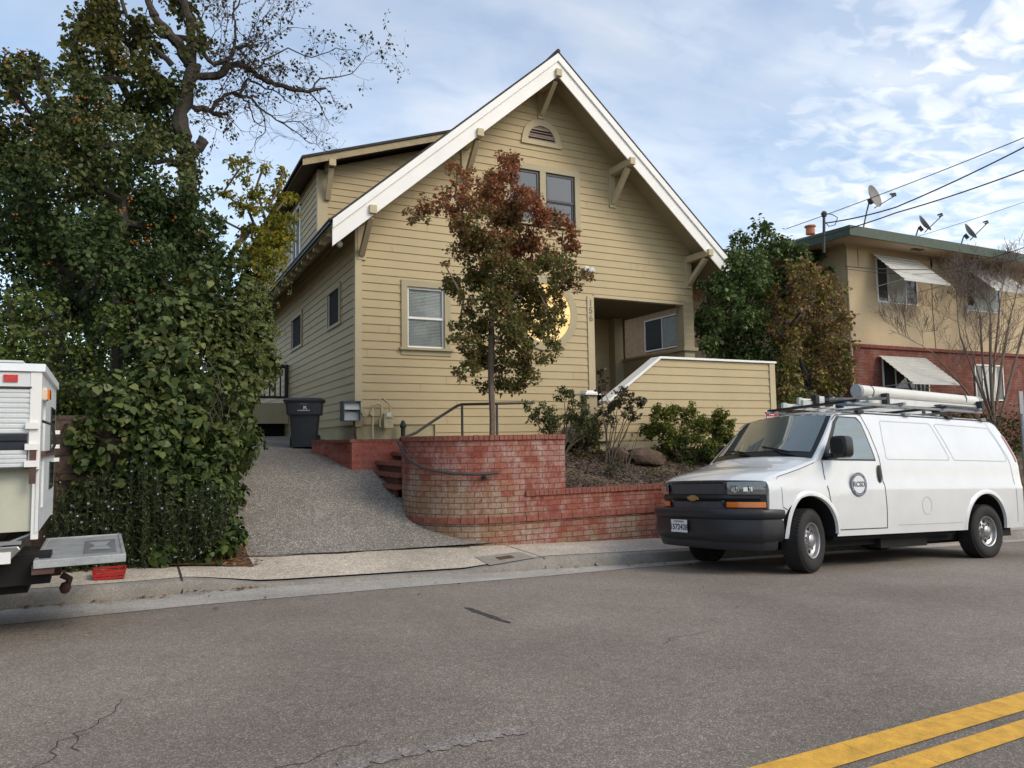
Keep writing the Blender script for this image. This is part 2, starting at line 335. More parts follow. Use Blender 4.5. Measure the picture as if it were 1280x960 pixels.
def terrain(x, y):
    if y < 8.3: return road(x, y)-.3
    if y < 9.97: return walk(x, y)-.3
    d = drive(x, y)-.05
    if x < 4.6: return d
    if x > 5.9: return bed(x, y)-.02
    return lerp(d, bed(x, y)-.02, (x-4.6)/1.3)
def asgrid(fn, xs, ys, name, mat, smooth=True):
    mb = MB(); mb.grid(lambda x, y: (x, y, fn(x, y)), xs, ys); return struct(mb.build(name, mat, smooth=smooth, fix=False))
LAWN = speckle('bare_ground', (.11, .085, .055), (.2, .16, .1), (.04, .03, .02), 20, .4, .5, 1)
xs = sorted(set([-900, -400, -150, -80, -45, -20, -10]+[round(-6+.5*i, 2) for i in range(60)]+[26, 30, 40, 60, 90, 200, 500, 900]))
ys = sorted(set([-900, -300, -80, -30, -12, -6, 0, 4, 7, 8.3, 8.31, 9.96, 9.98, 10.06]+[10.5+.5*i for i in range(30)]+[27, 32, 45, 70, 120, 300, 900]))
asgrid(terrain, xs, ys, 'ground', LAWN)
mb = MB(); vq = frange(0, 1, 16)
xr = sorted(set([-400, -120, -45, -20]+frange(-8, 16, 48)+[20, 30, 60, 120, 400]))
mb.grid(lambda x, t: (x, lerp(-8.5, gut_y(x), t), road(x, lerp(-8.5, gut_y(x), t))), xr, vq); struct(mb.build('road', ASPH, smooth=True, fix=False))
# gutter pan
mb = MB(); mb.grid(lambda x, t: (x, lerp(gut_y(x), curb_y(x)+.01, t), road(x, lerp(gut_y(x), curb_y(x), t))+.004-.012*math.sin(t*1.57)), xr, [0, .3, .6, 1]); struct(mb.build('gutter', GUTT, smooth=True, fix=False))
# kerb: face, rounded nose, top
mb = MB()
prof = [(0, 0), (.012, .7), (.03, .93), (.06, 1.0), (.16, 1.0)]
xk = sorted(set([-60, -20]+frange(-8, 16, 96)+[30, 60]))
mb.grid(lambda x, k: (x, curb_y(x)+prof[int(k)][0], road(x, curb_y(x))-.02*(k == 0)+curb_h(x)*prof[int(k)][1]), xk, [0, 1, 2, 3, 4]); struct(mb.build('kerb', CURB, smooth=True, fix=False))
mb = MB(); mb.grid(lambda x, t: (x, lerp(curb_y(x)+.155, 10.0, t), walk(x, lerp(curb_y(x)+.155, 10.0, t))+.002), xk, [0, .33, .66, 1]); struct(mb.build('pavement', SIDEW, smooth=True, fix=False))
# joints cut in the pavement and kerb
JO = M('joint_dirt', (.035, .03, .025), .95, .2, 9)
mb = MB()
for xj in (.45, 4.85, 7.6, 10.6):
    pts = [(curb_y(xj)-.002, -.5), (curb_y(xj)-.002, 0), (curb_y(xj)+.03, 1), (curb_y(xj)+.155, 1), (9.92, 1)]
    for (ya, ha), (yb, hb) in zip(pts, pts[1:]):
        f = lambda y, h: road(xj, curb_y(xj))+curb_h(xj)*max(0, h)+.001 if y < curb_y(xj)+.1 else walk(xj, y)+.006
        s_ = .012 if xj < 1 else .006
        mb.quad((xj-s_, ya, f(ya, ha)), (xj+s_, ya, f(ya, ha)), (xj+s_, yb, f(yb, hb)), (xj-s_, yb, f(yb, hb)))
struct(mb.build('pavement_joint', JO, fix=False))
# drain/meter lid in the pavement
cx, cy = 4.42, 9.05
t = thing('utility_box_lid', 'small rusty meter lid set in the pavement near the brick wall', 'utility cover', (cx, cy, walk(cx, cy)))
zz_ = lambda x, y: walk(x, y)+.007
mb = MB(); mb.grid(lambda x, y: (x, y, zz_(x, y)), frange(cx-.34, cx+.34, 3), frange(cy-.24, cy+.24, 3)); mb.build('frame', M('lid_concrete', (.28, .25, .21), .9, .15, 9, .4, 60), t, fix=False)
mb = MB(); mb.grid(lambda x, y: (x, y, zz_(x, y)+.006), frange(cx-.11, cx+.11, 2), frange(cy-.075, cy+.075, 2)); mb.build('lid', M('rusty_iron', (.10, .055, .035), .9, .3, 20), t, fix=False)
# driveway
mb = MB(); mb.grid(lambda x, y: (x, y, drive(x, y)+.015*math.sin(x*2.1+y)*(y > 10.3)), frange(.3, 5.0, 16), [9.95+.25*i for i in range(30)]+[18, 20, 23, 26]); struct(mb.build('driveway', DRIVE, smooth=True, fix=False))
mb = MB(); mb.grid(lambda x, y: (x, y+.02*math.sin(x*7)+.03*math.sin(x*2.3), walk(x, 9.95)+.012), frange(1.2, 4.3, 40), [9.93, 9.985]); struct(mb.build('driveway_joint', JO, fix=False))
# double yellow line with cracks as gaps of asphalt
mb = MB()
def ystripe(y0, y1):
    x = -20.0
    while x < 60:
        n = random.uniform(.3, 1.1) if -2 < x < 14 else 2.0
        mb.quad((x, y0(x), road(x, y0(x))+.004), (x+n-.002, y0(x+n), road(x+n, y0(x+n))+.004), (x+n-.002+random.uniform(-.0, .0), y1(x+n), road(x+n, y1(x+n))+.004), (x, y1(x), road(x, y1(x))+.004)); x += n
ystripe(lambda x: 2.33+.055*(x-2.5), lambda x: 2.50+.055*(x-2.5)+0*x); ystripe(lambda x: 2.13+.055*(x-2.5), lambda x: 2.26+.055*(x-2.5))
struct(mb.build('yellow_centre_line', YELL, fix=False))

# ------------------------------------------------------------------ brick walls
def wall_uv(mb, path, z0f, z1, s=0.0, d=1):
    """upright brick face along a plan path; uv in metres"""
    for (a, b) in zip(path, path[1:]):
        l = math.dist(a, b)*d
        za, zb = z0f(*a), z0f(*b)
        mb.quad((*a, za), (*b, zb), (*b, z1), (*a, z1), uv=((s, za), (s+l, zb), (s+l, z1), (s, z1))); s += l
def caps(mb, path, z, w, h=.065, step=.068, inw=None, lift=0.0):
    """a rowlock course: single bricks on edge laid across the path, each slightly off"""
    # resample
    segs = []; tot = 0
    for a, b in zip(path, path[1:]): l = math.dist(a, b); segs.append((a, b, l, tot)); tot += l
    d = 0
    while d < tot-.02:
        for a, b, l, t0 in segs:
            if t0 <= d+step/2 <= t0+l+1e-6: break
        q = (d+step/2-t0)/l; x, y = lerp(a[0], b[0], q), lerp(a[1], b[1], q); tx, ty = (b[0]-a[0])/l, (b[1]-a[1])/l; nx, ny = -ty, tx
        m4 = Matrix(((tx, nx, 0, x), (ty, ny, 0, y), (0, 0, 1, z), (0, 0, 0, 1)))
        j = random.uniform(-.003, .003)
        mb.box(-step/2+.004, step/2-.004, -w[0]+j, w[1]+j, 0, h+random.uniform(-.003, .003), m4); d += step
PC, PR = (4.9, 11.1), 1.17
arc = [(PC[0]+PR*math.cos(a), PC[1]+PR*math.sin(a)) for a in [R(270-i*6) for i in range(0, 26)]]   # front point round to the left and back
t = thing('brick_planter', 'round cornered red brick raised planter with chalky stains beside the driveway', 'planter', (4.9, 11.0, -1.5))
path = [(5.9, 9.93), (5.4, 9.93)]+arc
mb = MB(); wall_uv(mb, path, lambda x, y: -1.9, .01)
mb.quad((5.9, 9.93, -1.9), (5.9, 12.0, -1.9), (5.9, 12.0, .01), (5.9, 9.93, .01), uv=((0, -1.9), (2.07, -1.9), (2.07, .01), (0, .01)))
e = path[-1]; mb.quad((*e, -1.9), (5.9, 12.0, -1.9), (5.9, 12.0, .01), (*e, .01), uv=((0, -1.9), (2, -1.9), (2, .01), (0, .01)))
mb.build('wall', BRICK_P, t, smooth=False, fix=False)
mb = MB(); caps(mb, path, .0, (.17, .03), h=.072, step=.075); mb.build('cap', BRICKCAP, t)
mb = MB(); caps(mb, [(5.2, 9.93)]+arc[:22], -1.21, (.0, .028), h=.085, step=.2); mb.build('band', BRICKCAP, t)
# low wall running right
t2 = thing('low_brick_wall', 'low red brick retaining wall along the pavement right of the round planter', 'wall', (8, 9.93, -1.6))
lp = [(5.9-.7+i*.9, 9.935-.004*(i == 0)) for i in range(10)]
lp = [(x, 9.925) for x, y in lp]
mb = MB(); wall_uv(mb, lp, lambda x, y: -2.1, -.84, .7, -1); mb.build('wall', BRICK_P, t2, fix=False)
mb = MB(); caps(mb, lp, -.84, (.03, .17), h=.072, step=.075); mb.build('cap', BRICKCAP, t2)
mb = MB(); caps(mb, lp, -1.21, (.028, .0), h=.085, step=.2); mb.build('band', BRICKCAP, t2)
# planter soil, bark bed, path
mb = MB(); mb.add([(x, y, -.03) for x, y in path]+[(5.88, 12.0, -.03)], [tuple(range(len(path)+1))]); struct(mb.build('planter_soil', SOIL, fix=False))
asgrid(lambda x, y: bed(x, y)+.03*math.sin(x*3+y*2)*(.3 if y < 10.2 else 1), frange(5.88, 20, 60), [10.0]+frange(10.1, 12.6, 14), 'mulch_bed', SOIL)
PATHC = speckle('path_concrete', (.25, .23, .2), (.4, .37, .33), (.14, .13, .11), 90, .3, .9, .9)
asgrid(lambda x, y: -.06, frange(4.95, 8.3, 8), [12.05, 13.0, 14.33], 'garden_path', PATHC)
DARKR = M('riser_brick', (.12, .05, .035), .9, .2, 9)
# front steps between driveway and path
t = thing('brick_steps', 'brick steps rising from the driveway behind the round planter', 'steps', (4.2, 12.2, -.7))
for x0, z1 in ((3.70, -.70), (3.74, -.51), (3.80, -.33), (4.1, -.18), (4.45, -.07)):
    mb = MB(); mb.box(x0+.07, 5.0, 11.7, 12.98, z1-.5, z1-.075); mb.build('riser', DARKR, t)
    mb = MB(); caps(mb, [(x0, 11.62), (x0, 12.99)][::-1], z1-.07, (0, .4), h=.07, step=.075); mb.build('step', BRICKCAP, t)
# small brick retaining wall at the house corner
t = thing('small_brick_wall', 'small red brick retaining wall at the house corner beside the bin', 'wall', (3.6, 13, -.5))
mp_ = [(3.02, 14.6), (3.38, 13.0), (5.3, 13.0)]
mb = MB(); wall_uv(mb, mp_, lambda x, y: -.9, .0); mb.build('wall', BRICK_M, t, fix=False)
mb = MB(); caps(mb, mp_, -.0, (.012, .1), h=.05, step=.2); mb.build('cap', BRICKCAP, t)
asgrid(lambda x, y: -.02, [3.2, 3.6, 5.0], [13.08, 14.33], 'gravel_strip', SOIL)

# ------------------------------------------------------------------ the house
HX0, HX1, HY, HC = 3.82, 12.33, 14.37, 8.08
SL, AZ = .875, 8.45                                 # roof slope and ridge height at the barge plane
def roofz(x): return AZ-SL*abs(x-HC)
H = thing('bungalow', 'beige lap sided gable house with white barge boards and knee braces', 'house', (HC, HY, 0))
EXP = .167
def siding(mb, fn, zbot, ztop, left, right, holes=(), lip=.017):
    """real overlapping boards: fn(s, z, off) gives the point; holes are (s0, s1, z0, z1)"""
    cuts = sorted(set([zbot, ztop]+[zbot+EXP*i for i in range(int((ztop-zbot)/EXP)+1)]+[h[2] for h in holes]+[h[3] for h in holes]))
    cuts = [c for c in cuts if zbot-1e-6 <= c <= ztop+1e-6]
    for a, b in zip(cuts, cuts[1:]):
        if b-a < 1e-4: continue
        k = math.floor((a-zbot+1e-5)/EXP); zr = zbot+EXP*k
        oa, ob = lip*(1-(a-zr)/EXP), lip*(1-(b-zr)/EXP)
        mid = (a+b)/2
        iv = [(None, None)]; hs = sorted([(h[0], h[1]) for h in holes if h[2] < mid < h[3]])
        edges = []; cur = 'L'
        for h0, h1 in hs: edges.append((cur, h0)); cur = h1
        edges.append((cur, 'R'))
        for e0, e1 in edges:
            la = left(a) if e0 == 'L' else e0; lb = left(b) if e0 == 'L' else e0
            ra = right(a) if e1 == 'R' else e1; rb = right(b) if e1 == 'R' else e1
            if ra-la < .002 and rb-lb < .002: continue
            ra = max(ra, la); rb = max(rb, lb)
            mb.quad(fn(la, a, oa), fn(ra, a, oa), fn(rb, b, ob), fn(lb, b, ob))
            if abs(a-zr) < 1e-4: mb.quad(fn(la, a, 0), fn(ra, a, 0), fn(ra, a, oa), fn(la, a, oa))
OPEN = (9.38, 12.02, -1, 3.29)
WL = (4.80, 5.74, 1.84, 3.22); WU = (7.16, 9.0, 4.75, 6.1)
def gl(z): return max(HX0+.0, HC-(AZ-.12-z)/SL)
def gr(z): return min(HX1, HC+(AZ-.12-z)/SL)
mb = MB()
siding(mb, lambda s, z, o: (s, HY-o, z), .34, 8.3, gl, gr, [OPEN, WL, WU])
siding(mb, lambda s, z, o: (s, HY-o-.002, z), .34-EXP*2, .34, lambda z: 5.45, lambda z: 9.3)
g_ = random.Random(5)
for _ in range(75):
    k_ = g_.randrange(0, 40); z_ = .34+EXP*k_; a_, b_ = gl(z_+EXP)+.2, gr(z_+EXP)-.2
    if b_-a_ < .5: continue
    x_ = g_.uniform(a_, b_)
    if (9.1 < x_ < 12.3 and z_ < 3.3) or (4.6 < x_ < 5.95 and 1.6 < z_ < 3.4) or (7 < x_ < 9.2 and 1.7 < z_ < 3.7) or (6.9 < x_ < 9.2 and 4.6 < z_ < 7.3): continue
    mb.quad((x_-.0025, HY-.0215, z_+.003), (x_+.0025, HY-.0215, z_+.003), (x_+.0025, HY-.0025, z_+EXP-.004), (x_-.0025, HY-.0025, z_+EXP-.004), mi=1)
front = mb.build('front_wall', [SID, M('siding_joint', (.20, .165, .10), .8, .1, 5)], H, fix=False)
mb = MB(); siding(mb, lambda s, z, o: (HX0-o, s, z), .34, 4.75, lambda z: HY, lambda z: 30, [(15.65, 16.7, 2.56, 3.31), (19.75, 21.1, 2.58, 3.38)]); mb.build('side_wall', SID, H, fix=False)
mb = MB(); siding(mb, lambda s, z, o: (HX1+o, s, z), -.3, 4.75, lambda z: 17.3, lambda z: 30); mb.build('side_wall', SID, H, fix=False)
# foundation
mb = MB(); mb.box(HX0+.01, 9.3, HY+.012, HY+.2, -.8, .345); mb.box(HX0+.012, HX0+.2, HY+.03, 30, -.8, .345); mb.box(5.45, 5.462, HY-.03, HY+.01, .0, .345); mb.build('foundation', CONC, H)
# porch recess: back wall, ceiling, side parapet, floor, header and post
mb = MB(); siding(mb, lambda s, z, o: (s, 17.3-o, z), -.3, 3.45, lambda z: 9.38, lambda z: 12.0); mb.box(9.2, 9.38, HY+.1, 17.3, -.3, 3.4); mb.build('porch_wall', SID, H, fix=False)
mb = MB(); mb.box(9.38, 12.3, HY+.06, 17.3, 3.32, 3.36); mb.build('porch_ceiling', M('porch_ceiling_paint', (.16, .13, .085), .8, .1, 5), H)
mb = MB(); mb.box(12.05, 12.3, HY+.02, 17.3, .9, 2.12); mb.box(12.0, 12.34, HY-.02, 17.3, 2.12, 2.18); mb.build('porch_parapet', SOFF, H)
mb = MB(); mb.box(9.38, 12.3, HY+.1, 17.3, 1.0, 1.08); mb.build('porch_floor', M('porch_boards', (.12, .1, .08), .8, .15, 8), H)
mb = MB(); mb.box(12.02, 12.34, HY-.012, HY+.28, 1.0, 3.4); mb.box(11.93, 12.42, HY-.1, HY+.36, 2.12, 2.2); mb.build('porch_post', TRIM, H, bevel=.006); mb = MB(); mb.box(11.78, 12.06, 17.0, 17.28, 1.0, 3.35); mb.build('porch_post', TRIM, H, bevel=.006)
mb = MB(); mb.box(9.38, 12.02, HY-.026, HY+.12, 3.262, 3.33); mb.build('porch_header', TRIM2, H)
# trims: corner boards, door-number board
mb = MB(); mb.box(HX0-.03, HX0+.11, HY-.035, HY-.002, .3, 4.55); mb.box(HX0-.03, HX0-.002, HY, HY+.09, .3, 4.5); mb.build('corner_trim', TRIM2, H, bevel=.004)
mb = MB(); mb.box(9.2, 9.38, HY-.036, HY+.12, .3, 3.28); mb.build('number_board', TRIM2, H, bevel=.004)
nb = M('number_metal', (.16, .14, .1), .4, .1, 10, metal=.5)
for k, chh in enumerate('156'):
    text_obj(chh, .21, 'house_number', nb, H, Matrix.Translation((9.29, HY-.042, 3.11-k*.175)) @ Matrix.Rotation(R(90), 4, 'X'), .004, bold=.004)
def casing(mb, x0, x1, z0, z1, w, y0, y1, head=.0):
    mb.box(x0-w, x1+w, y0, y1, z1, z1+w+head); mb.box(x0-w, x0, y0, y1, z0, z1); mb.box(x1, x1+w, y0, y1, z0, z1)
# ground floor sash window with blinds
W = MB(); casing(W, 4.87, 5.68, 1.90, 3.16, .13, HY-.045, HY+.03); W.box(4.70, 5.86, HY-.085, HY+.03, 1.85, 1.90); W.box(4.74, 5.82, HY-.03, HY+.02, 1.75, 1.85)
wn = W.build('window', TRIM, H, bevel=.003)
mb = MB()
for z0, z1, yy in ((2.5, 3.16, HY+.005), (1.90, 2.54, HY+.02)):
    mb.box(4.87, 5.68, yy, yy+.03, z1-.045, z1); mb.box(4.87, 5.68, yy, yy+.03, z0, z0+.045); mb.box(4.87, 4.91, yy, yy+.03, z0+.045, z1-.045); mb.box(5.64, 5.68, yy, yy+.03, z0+.045, z1-.045)
mb.build('sash', VINYL, wn)
def pane_glass():
    m, t, b = base_mat('clear_pane'); b.inputs['Roughness'].default_value = .02
    tr = nn(t, 'ShaderNodeBsdfTransparent'); gl_ = nn(t, 'ShaderNodeBsdfGlossy', Roughness=.03); fr = nn(t, 'ShaderNodeFresnel', IOR=1.5); m_ = nn(t, 'ShaderNodeMixShader')
    t.links.new(fr.outputs[0], m_.inputs[0]); t.links.new(tr.outputs[0], m_.inputs[1]); t.links.new(gl_.outputs[0], m_.inputs[2]); t.links.new(m_.outputs[0], t.nodes['Material Output'].inputs[0]); return m
CLEAR = pane_glass()
mb = MB(); mb.quad((4.9, HY+.022, 2.53), (5.65, HY+.022, 2.53), (5.65, HY+.022, 3.13), (4.9, HY+.022, 3.13)); mb.quad((4.9, HY+.037, 1.93), (5.65, HY+.037, 1.93), (5.65, HY+.037, 2.51), (4.9, HY+.037, 2.51)); mb.build('pane', CLEAR, wn, fix=False)
mb = MB()
z = 1.93
while z < 3.12:
    tilt = .016; mb.quad((4.89, HY+.058, z), (5.66, HY+.058, z+.004*math.sin(z*9)), (5.66, HY+.072, z+.028), (4.89, HY+.072, z+.028)); z += .03
mb.build('blind', BLIND, wn, fix=False)
mb = MB(); mb.box(4.8, 5.74, HY+.14, HY+.16, 1.84, 3.22); mb.build('room', M('room_wall', (.16, .17, .15), .9, .2, 2), wn)
# upper pair of dark sashes
W = MB(); casing(W, 7.24, 8.93, 4.83, 6.04, .14, HY-.045, HY+.03); W.box(8.01, 8.16, HY-.045, HY+.03, 4.83, 6.04); W.box(7.05, 9.1, HY-.08, HY+.02, 4.78, 4.83)
wn = W.build('window', TRIM, H, bevel=.003)
mb = MB(); gp = MB()
for x0, x1 in ((7.24, 8.01), (8.16, 8.93)):
    for z0, z1, yy in ((5.38, 6.04, HY-.005), (4.83, 5.42, HY+.012)):
        mb.box(x0, x1, yy, yy+.03, z1-.06, z1); mb.box(x0, x1, yy, yy+.03, z0, z0+.05); mb.box(x0, x0+.06, yy, yy+.03, z0+.05, z1-.06); mb.box(x1-.06, x1, yy, yy+.03, z0+.05, z1-.06)
        gp.quad((x0+.03, yy+.018, z0+.03), (x1-.03, yy+.018, z0+.03), (x1-.03, yy+.018, z1-.03), (x0+.03, yy+.018, z1-.03))
mb.build('sash', M('dark_bronze', (.025, .027, .032), .4, .1, 5), wn)
gp.build('pane', M('sky_pane', (.05, .065, .075), .03, .1, 1, spec=.8, metal=.15), wn, fix=False)
# half-round louvred vent
W = MB(); vc = (8.08, 6.70); n = 20
def halfring(mb, r0, r1, y0, y1, cx_, cz_, a0=0, a1=math.pi, n=24, sx=1.0):
    for i in range(n):
        a, b = lerp(a0, a1, i/n), lerp(a0, a1, (i+1)/n)
        p = lambda r, t, y: (cx_+r*math.cos(t)*sx, y, cz_+r*math.sin(t))
        mb.quad(p(r0, a, y0), p(r1, a, y0), p(r1, b, y0), p(r0, b, y0)); mb.quad(p(r1, a, y0), p(r1, a, y1), p(r1, b, y1), p(r1, b, y0)); mb.quad(p(r0, a, y1), p(r0, a, y0), p(r0, b, y0), p(r0, b, y1))
halfring(W, .36, .51, HY-.045, HY, 8.08, 6.74, sx=.98); W.box(7.56, 8.60, HY-.05, HY, 6.64, 6.745)
vn = W.build('gable_vent', TRIM2, H, fix=False)
mb = MB(); mb.add([(8.08+.37*math.cos(a), HY-.012, 6.74+.37*math.sin(a)) for a in frange(0, math.pi, 20)], [tuple(range(21))]); mb.build('opening', DARK, vn, fix=False)
mb = MB()
for k in range(6):
    z = 6.755+k*.06; wd = math.sqrt(max(.0, .36**2-(z-6.74)**2)); mb.quad((8.08-wd, HY-.035, z), (8.08+wd, HY-.035, z), (8.08+wd, HY-.015, z+.03), (8.08-wd, HY-.015, z+.03))
mb.build('louvre', M('louvre_paint', (.36, .27, .24), .7, .1, 5), vn, fix=False)
# round window lit from inside
W = MB(); halfring(W, .66, .83, HY-.05, HY+.0, 8.09, 2.8, 0, 2*math.pi, 56); rn = W.build('round_window', TRIM, H, fix=False)
m, tt, b = base_mat('lit_amber_glass'); co = nn(tt, 'ShaderNodeTexCoord'); no = nn(tt, 'ShaderNodeTexNoise', Scale=2.0, Detail=3.0); tt.links.new(co.outputs['Object'], no.inputs['Vector'])
rr = ramp(tt, no.outputs[0], [(.3, (.82, .48, .13)), (.7, (1, .74, .32))]); tt.links.new(rr.outputs[0], b.inputs['Emission Color']); b.inputs['Emission Strength'].default_value = .72; b.inputs['Base Color'].default_value = (.3, .2, .08, 1); b.inputs['Roughness'].default_value = .2
mb = MB(); mb.add([(8.09+.67*math.cos(a), HY-.024, 2.8+.67*math.sin(a)) for a in frange(0, 2*math.pi, 48)[:-1]], [tuple(range(48))]); mb.build('glass', m, rn, fix=False)
LEAD = M('lead_came', (.05, .04, .03), .6, .1, 5); mb = MB()
for (a, b_) in (((7.45, 2.95), (8.72, 2.78)), ((7.5, 2.5), (8.7, 3.02)), ((8.0, 3.45), (8.15, 2.15))):
    mb.tube([(a[0], HY-.028, a[1]), (lerp(a[0], b_[0], .5), HY-.028, lerp(a[1], b_[1], .5)+.07), (b_[0], HY-.028, b_[1])], .006, 5)
mb.build('came', LEAD, rn)
# side wall small windows
for y0, y1, z0, z1 in ((15.65, 16.7, 2.56, 3.31), (19.75, 21.1, 2.58, 3.38)):
    W = MB()
    for a, b_, c, d in ((y0-.09, y1+.09, z1, z1+.1), (y0-.09, y0, z0, z1), (y1, y1+.09, z0, z1), (y0-.13, y1+.13, z0-.06, z0)): W.box(HX0-.045, HX0+.05, a, b_, c, d)
    wn = W.build('window', TRIM, H)
    mb = MB(); mb.box(HX0+.0, HX0+.03, y0, y1, z0, z1); mb.build('pane', DARK, wn)
    mb = MB(); mb.box(HX0-.015, HX0+.04, y0, y1, z0, z0+.025); mb.box(HX0-.015, HX0+.04, y1-.03, y1, z0+.025, z1); mb.build('sash', VINYL, wn)
# roof: two slabs, ridge, soffit boards, barge boards
BY = 13.56; XL, XR = 3.16, 13.0; TH = .10
mb = MB()
def slab(mb, xa, xb, y0, y1, d0, d1):
    za, zb = roofz(xa), roofz(xb)
    mb.prism([(xa, za+d0), (xb, zb+d0), (xb, zb+d1), (xa, za+d1)], 'y', y0, y1)
slab(mb, XL-.05, HC, BY-.04, 30.5, -.005, .035); slab(mb, HC, XR+.05, BY-.04, 30.5, -.005, .035)
mb.tube([(HC, BY-.045, AZ+.03), (HC, 30.5, AZ+.03)], .05, 6); rf = mb.build('roof', ROOF, H)
mb = MB(); slab(mb, XL, HC, BY+.03, HY-.001, -.12, -.06); slab(mb, HC, XR, BY+.03, HY-.001, -.12, -.06); slab(mb, XL, HX0+.3, HY, 30, -.12, -.06); slab(mb, HX1-.3, XR, HY, 30, -.12, -.06)
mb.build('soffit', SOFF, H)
def bargepoly(x0, x1, top, bot):                    # strip parallel to the roof line
    return [(x0, roofz(x0)-top), (x1, roofz(x1)-top), (x1, roofz(x1)-bot), (x0, roofz(x0)-bot)]
for x0, x1 in ((XL, HC), (HC, XR)):
    mb = MB(); mb.prism(bargepoly(x0, x1, .015, .19), 'y', BY-.035, BY+.03); mb.prism(bargepoly(x0, x1, .19, .52), 'y', BY, BY+.03); mb.build('barge_board', WHITE, H, bevel=.003)
# rafter tails along the left eave, gutter edge
for i in range(24):
    y = 14.05+i*.62
    mb = MB(); mb.prism([(XL+.02, roofz(XL)-.10), (HX0, roofz(HX0)-.12), (HX0, roofz(HX0)-.28), (XL+.12, roofz(XL)-.22), (XL+.02, roofz(XL)-.20)], 'y', y, y+.10); mb.build('rafter_tail', TRIM, rf)
mb = MB(); mb.box(XL-.05, XL-.01, BY+.05, 30, roofz(XL)-.09, roofz(XL)+.02); mb.build('fascia', BLACK, rf)
# knee braces
for xb, zb_, foot in ((HC, 7.98, .66), (6.18, 6.30, .82), (3.92, 4.40, .74), (9.98, 6.30, .80), (12.2, 4.40, .66)):
    mb = MB(); s_ = .07
    mb.box(xb-s_, xb+s_, BY-.07, HY, zb_-.075, zb_+.085)
    a = Vector((xb, BY+.13, zb_-.10)); b_ = Vector((xb, HY-.04, zb_-foot+.06)); mb.obox(a, b_, .11, .11, (1, 0, 0)); mb.box(xb-.085, xb+.085, HY-.045, HY-.0, zb_-foot-.05, zb_+.05); mb.build('knee_brace', TRIM2, H, bevel=.006)
# shed dormer on the left slope
DX, DY = 3.85, 18.0
D = MB()
def dz(x): return 6.71+(8.33-6.71)/(HC-3.36)*(x-3.36)
siding(D, lambda s, z, o: (s, DY-o, z), 4.6, 8.2, lambda z: max(DX, 3.36+(z+.18-6.71)/.343), lambda z: min(HC, HC-(AZ-z)/SL))
siding(D, lambda s, z, o: (DX-o, s, z), 4.6, 6.72, lambda z: DY, lambda z: 29, [(20.2, 21.2, 5.0, 6.4)])
dm = D.build('dormer', SID, H, fix=False)
mb = MB(); mb.box(DX-.03, DX+.22, DY-.035, DY-.002, 4.6, 6.68); mb.box(DX-.03, DX-.003, DY, DY+.1, 4.6, 6.66); mb.build('corner_trim', TRIM2, dm)
mb = MB(); mb.prism([(3.33, dz(3.33)-.02), (HC, dz(HC)-.02), (HC, dz(HC)+.04), (3.33, dz(3.33)+.04)], 'y', DY-.62, 30); mb.build('dormer_roof', ROOF, dm)
mb = MB(); mb.prism([(3.36, dz(3.36)-.19), (HC-.2, dz(HC-.2)-.19), (HC-.2, dz(HC-.2)-.022), (3.36, dz(3.36)-.022)], 'y', DY-.58, DY-.54); mb.build('barge_board', M('weathered_trim', (.36, .29, .18), .8, .2, 6, .3, 40), dm)
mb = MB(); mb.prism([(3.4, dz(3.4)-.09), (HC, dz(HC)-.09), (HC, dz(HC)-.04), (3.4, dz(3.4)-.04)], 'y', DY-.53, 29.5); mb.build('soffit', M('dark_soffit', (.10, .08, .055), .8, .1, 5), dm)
mb = MB(); mb.box(3.98, 4.14, DY-.60, DY, 6.62, 6.78); mb.obox((4.06, DY-.42, 6.62), (4.06, DY-.05, 5.95), .12, .12, (1, 0, 0)); mb.build('knee_brace', TRIM2, dm)
W = MB(); W.box(DX-.04, DX+.02, 20.1, 20.2, 5.0, 6.45); W.box(DX-.04, DX+.02, 21.2, 21.3, 5.0, 6.45); W.box(DX-.04, DX+.02, 20.66, 20.74, 5.0, 6.45); W.box(DX-.04, DX+.02, 20.1, 21.3, 6.4, 6.5); wn = W.build('window', VINYL, dm)
mb = MB(); mb.box(DX, DX+.02, 20.2, 21.2, 5.0, 6.4); mb.build('pane', GLASSD, wn)
mb = MB(); mb.box(4.08, 4.12, 18.1, 18.14, 5.5, 5.9)
# closing planes so that no sky shows through the hollow house
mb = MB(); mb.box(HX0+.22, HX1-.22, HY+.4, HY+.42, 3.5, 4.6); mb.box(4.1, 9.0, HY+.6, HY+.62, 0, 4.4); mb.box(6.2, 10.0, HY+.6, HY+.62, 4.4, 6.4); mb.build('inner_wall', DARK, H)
# rear wall, chimney flashing left out; the far gable
mb = MB(); mb.prism([(HX0, -.5), (HX1, -.5), (HX1, 4.5), (HC, 8.3), (HX0, 4.5)], 'y', 29.9, 30.0); mb.build('rear_wall', SID, H)
# flood light under left eave and beside the gable window
mb = MB(); mb.lathe([(0, 0), (.05, .0), (.06, .09), (0, .1)], (3.55, 14.55, 3.95), 'y', 10); mb.box(3.52, 3.58, 14.6, 14.66, 3.95, 4.1); mb.build('flood_light', VINYL, H)
pp = at(729, 338, HY); mb = MB(); mb.lathe([(0, -.16), (.07, -.15), (.045, -.03), (.02, 0)], (pp.x, HY-.03, pp.z), 'y', 12); mb.lathe([(0, -.16), (.07, -.15), (.045, -.03), (.02, 0)], (pp.x+.14, HY-.03, pp.z-.02), 'y', 12); mb.box(pp.x-.05, pp.x+.2, HY-.05, HY-.02, pp.z-.05, pp.z+.05); mb.build('flood_light', M('flood_grey', (.5, .5, .5), .4, .1, 5), H)

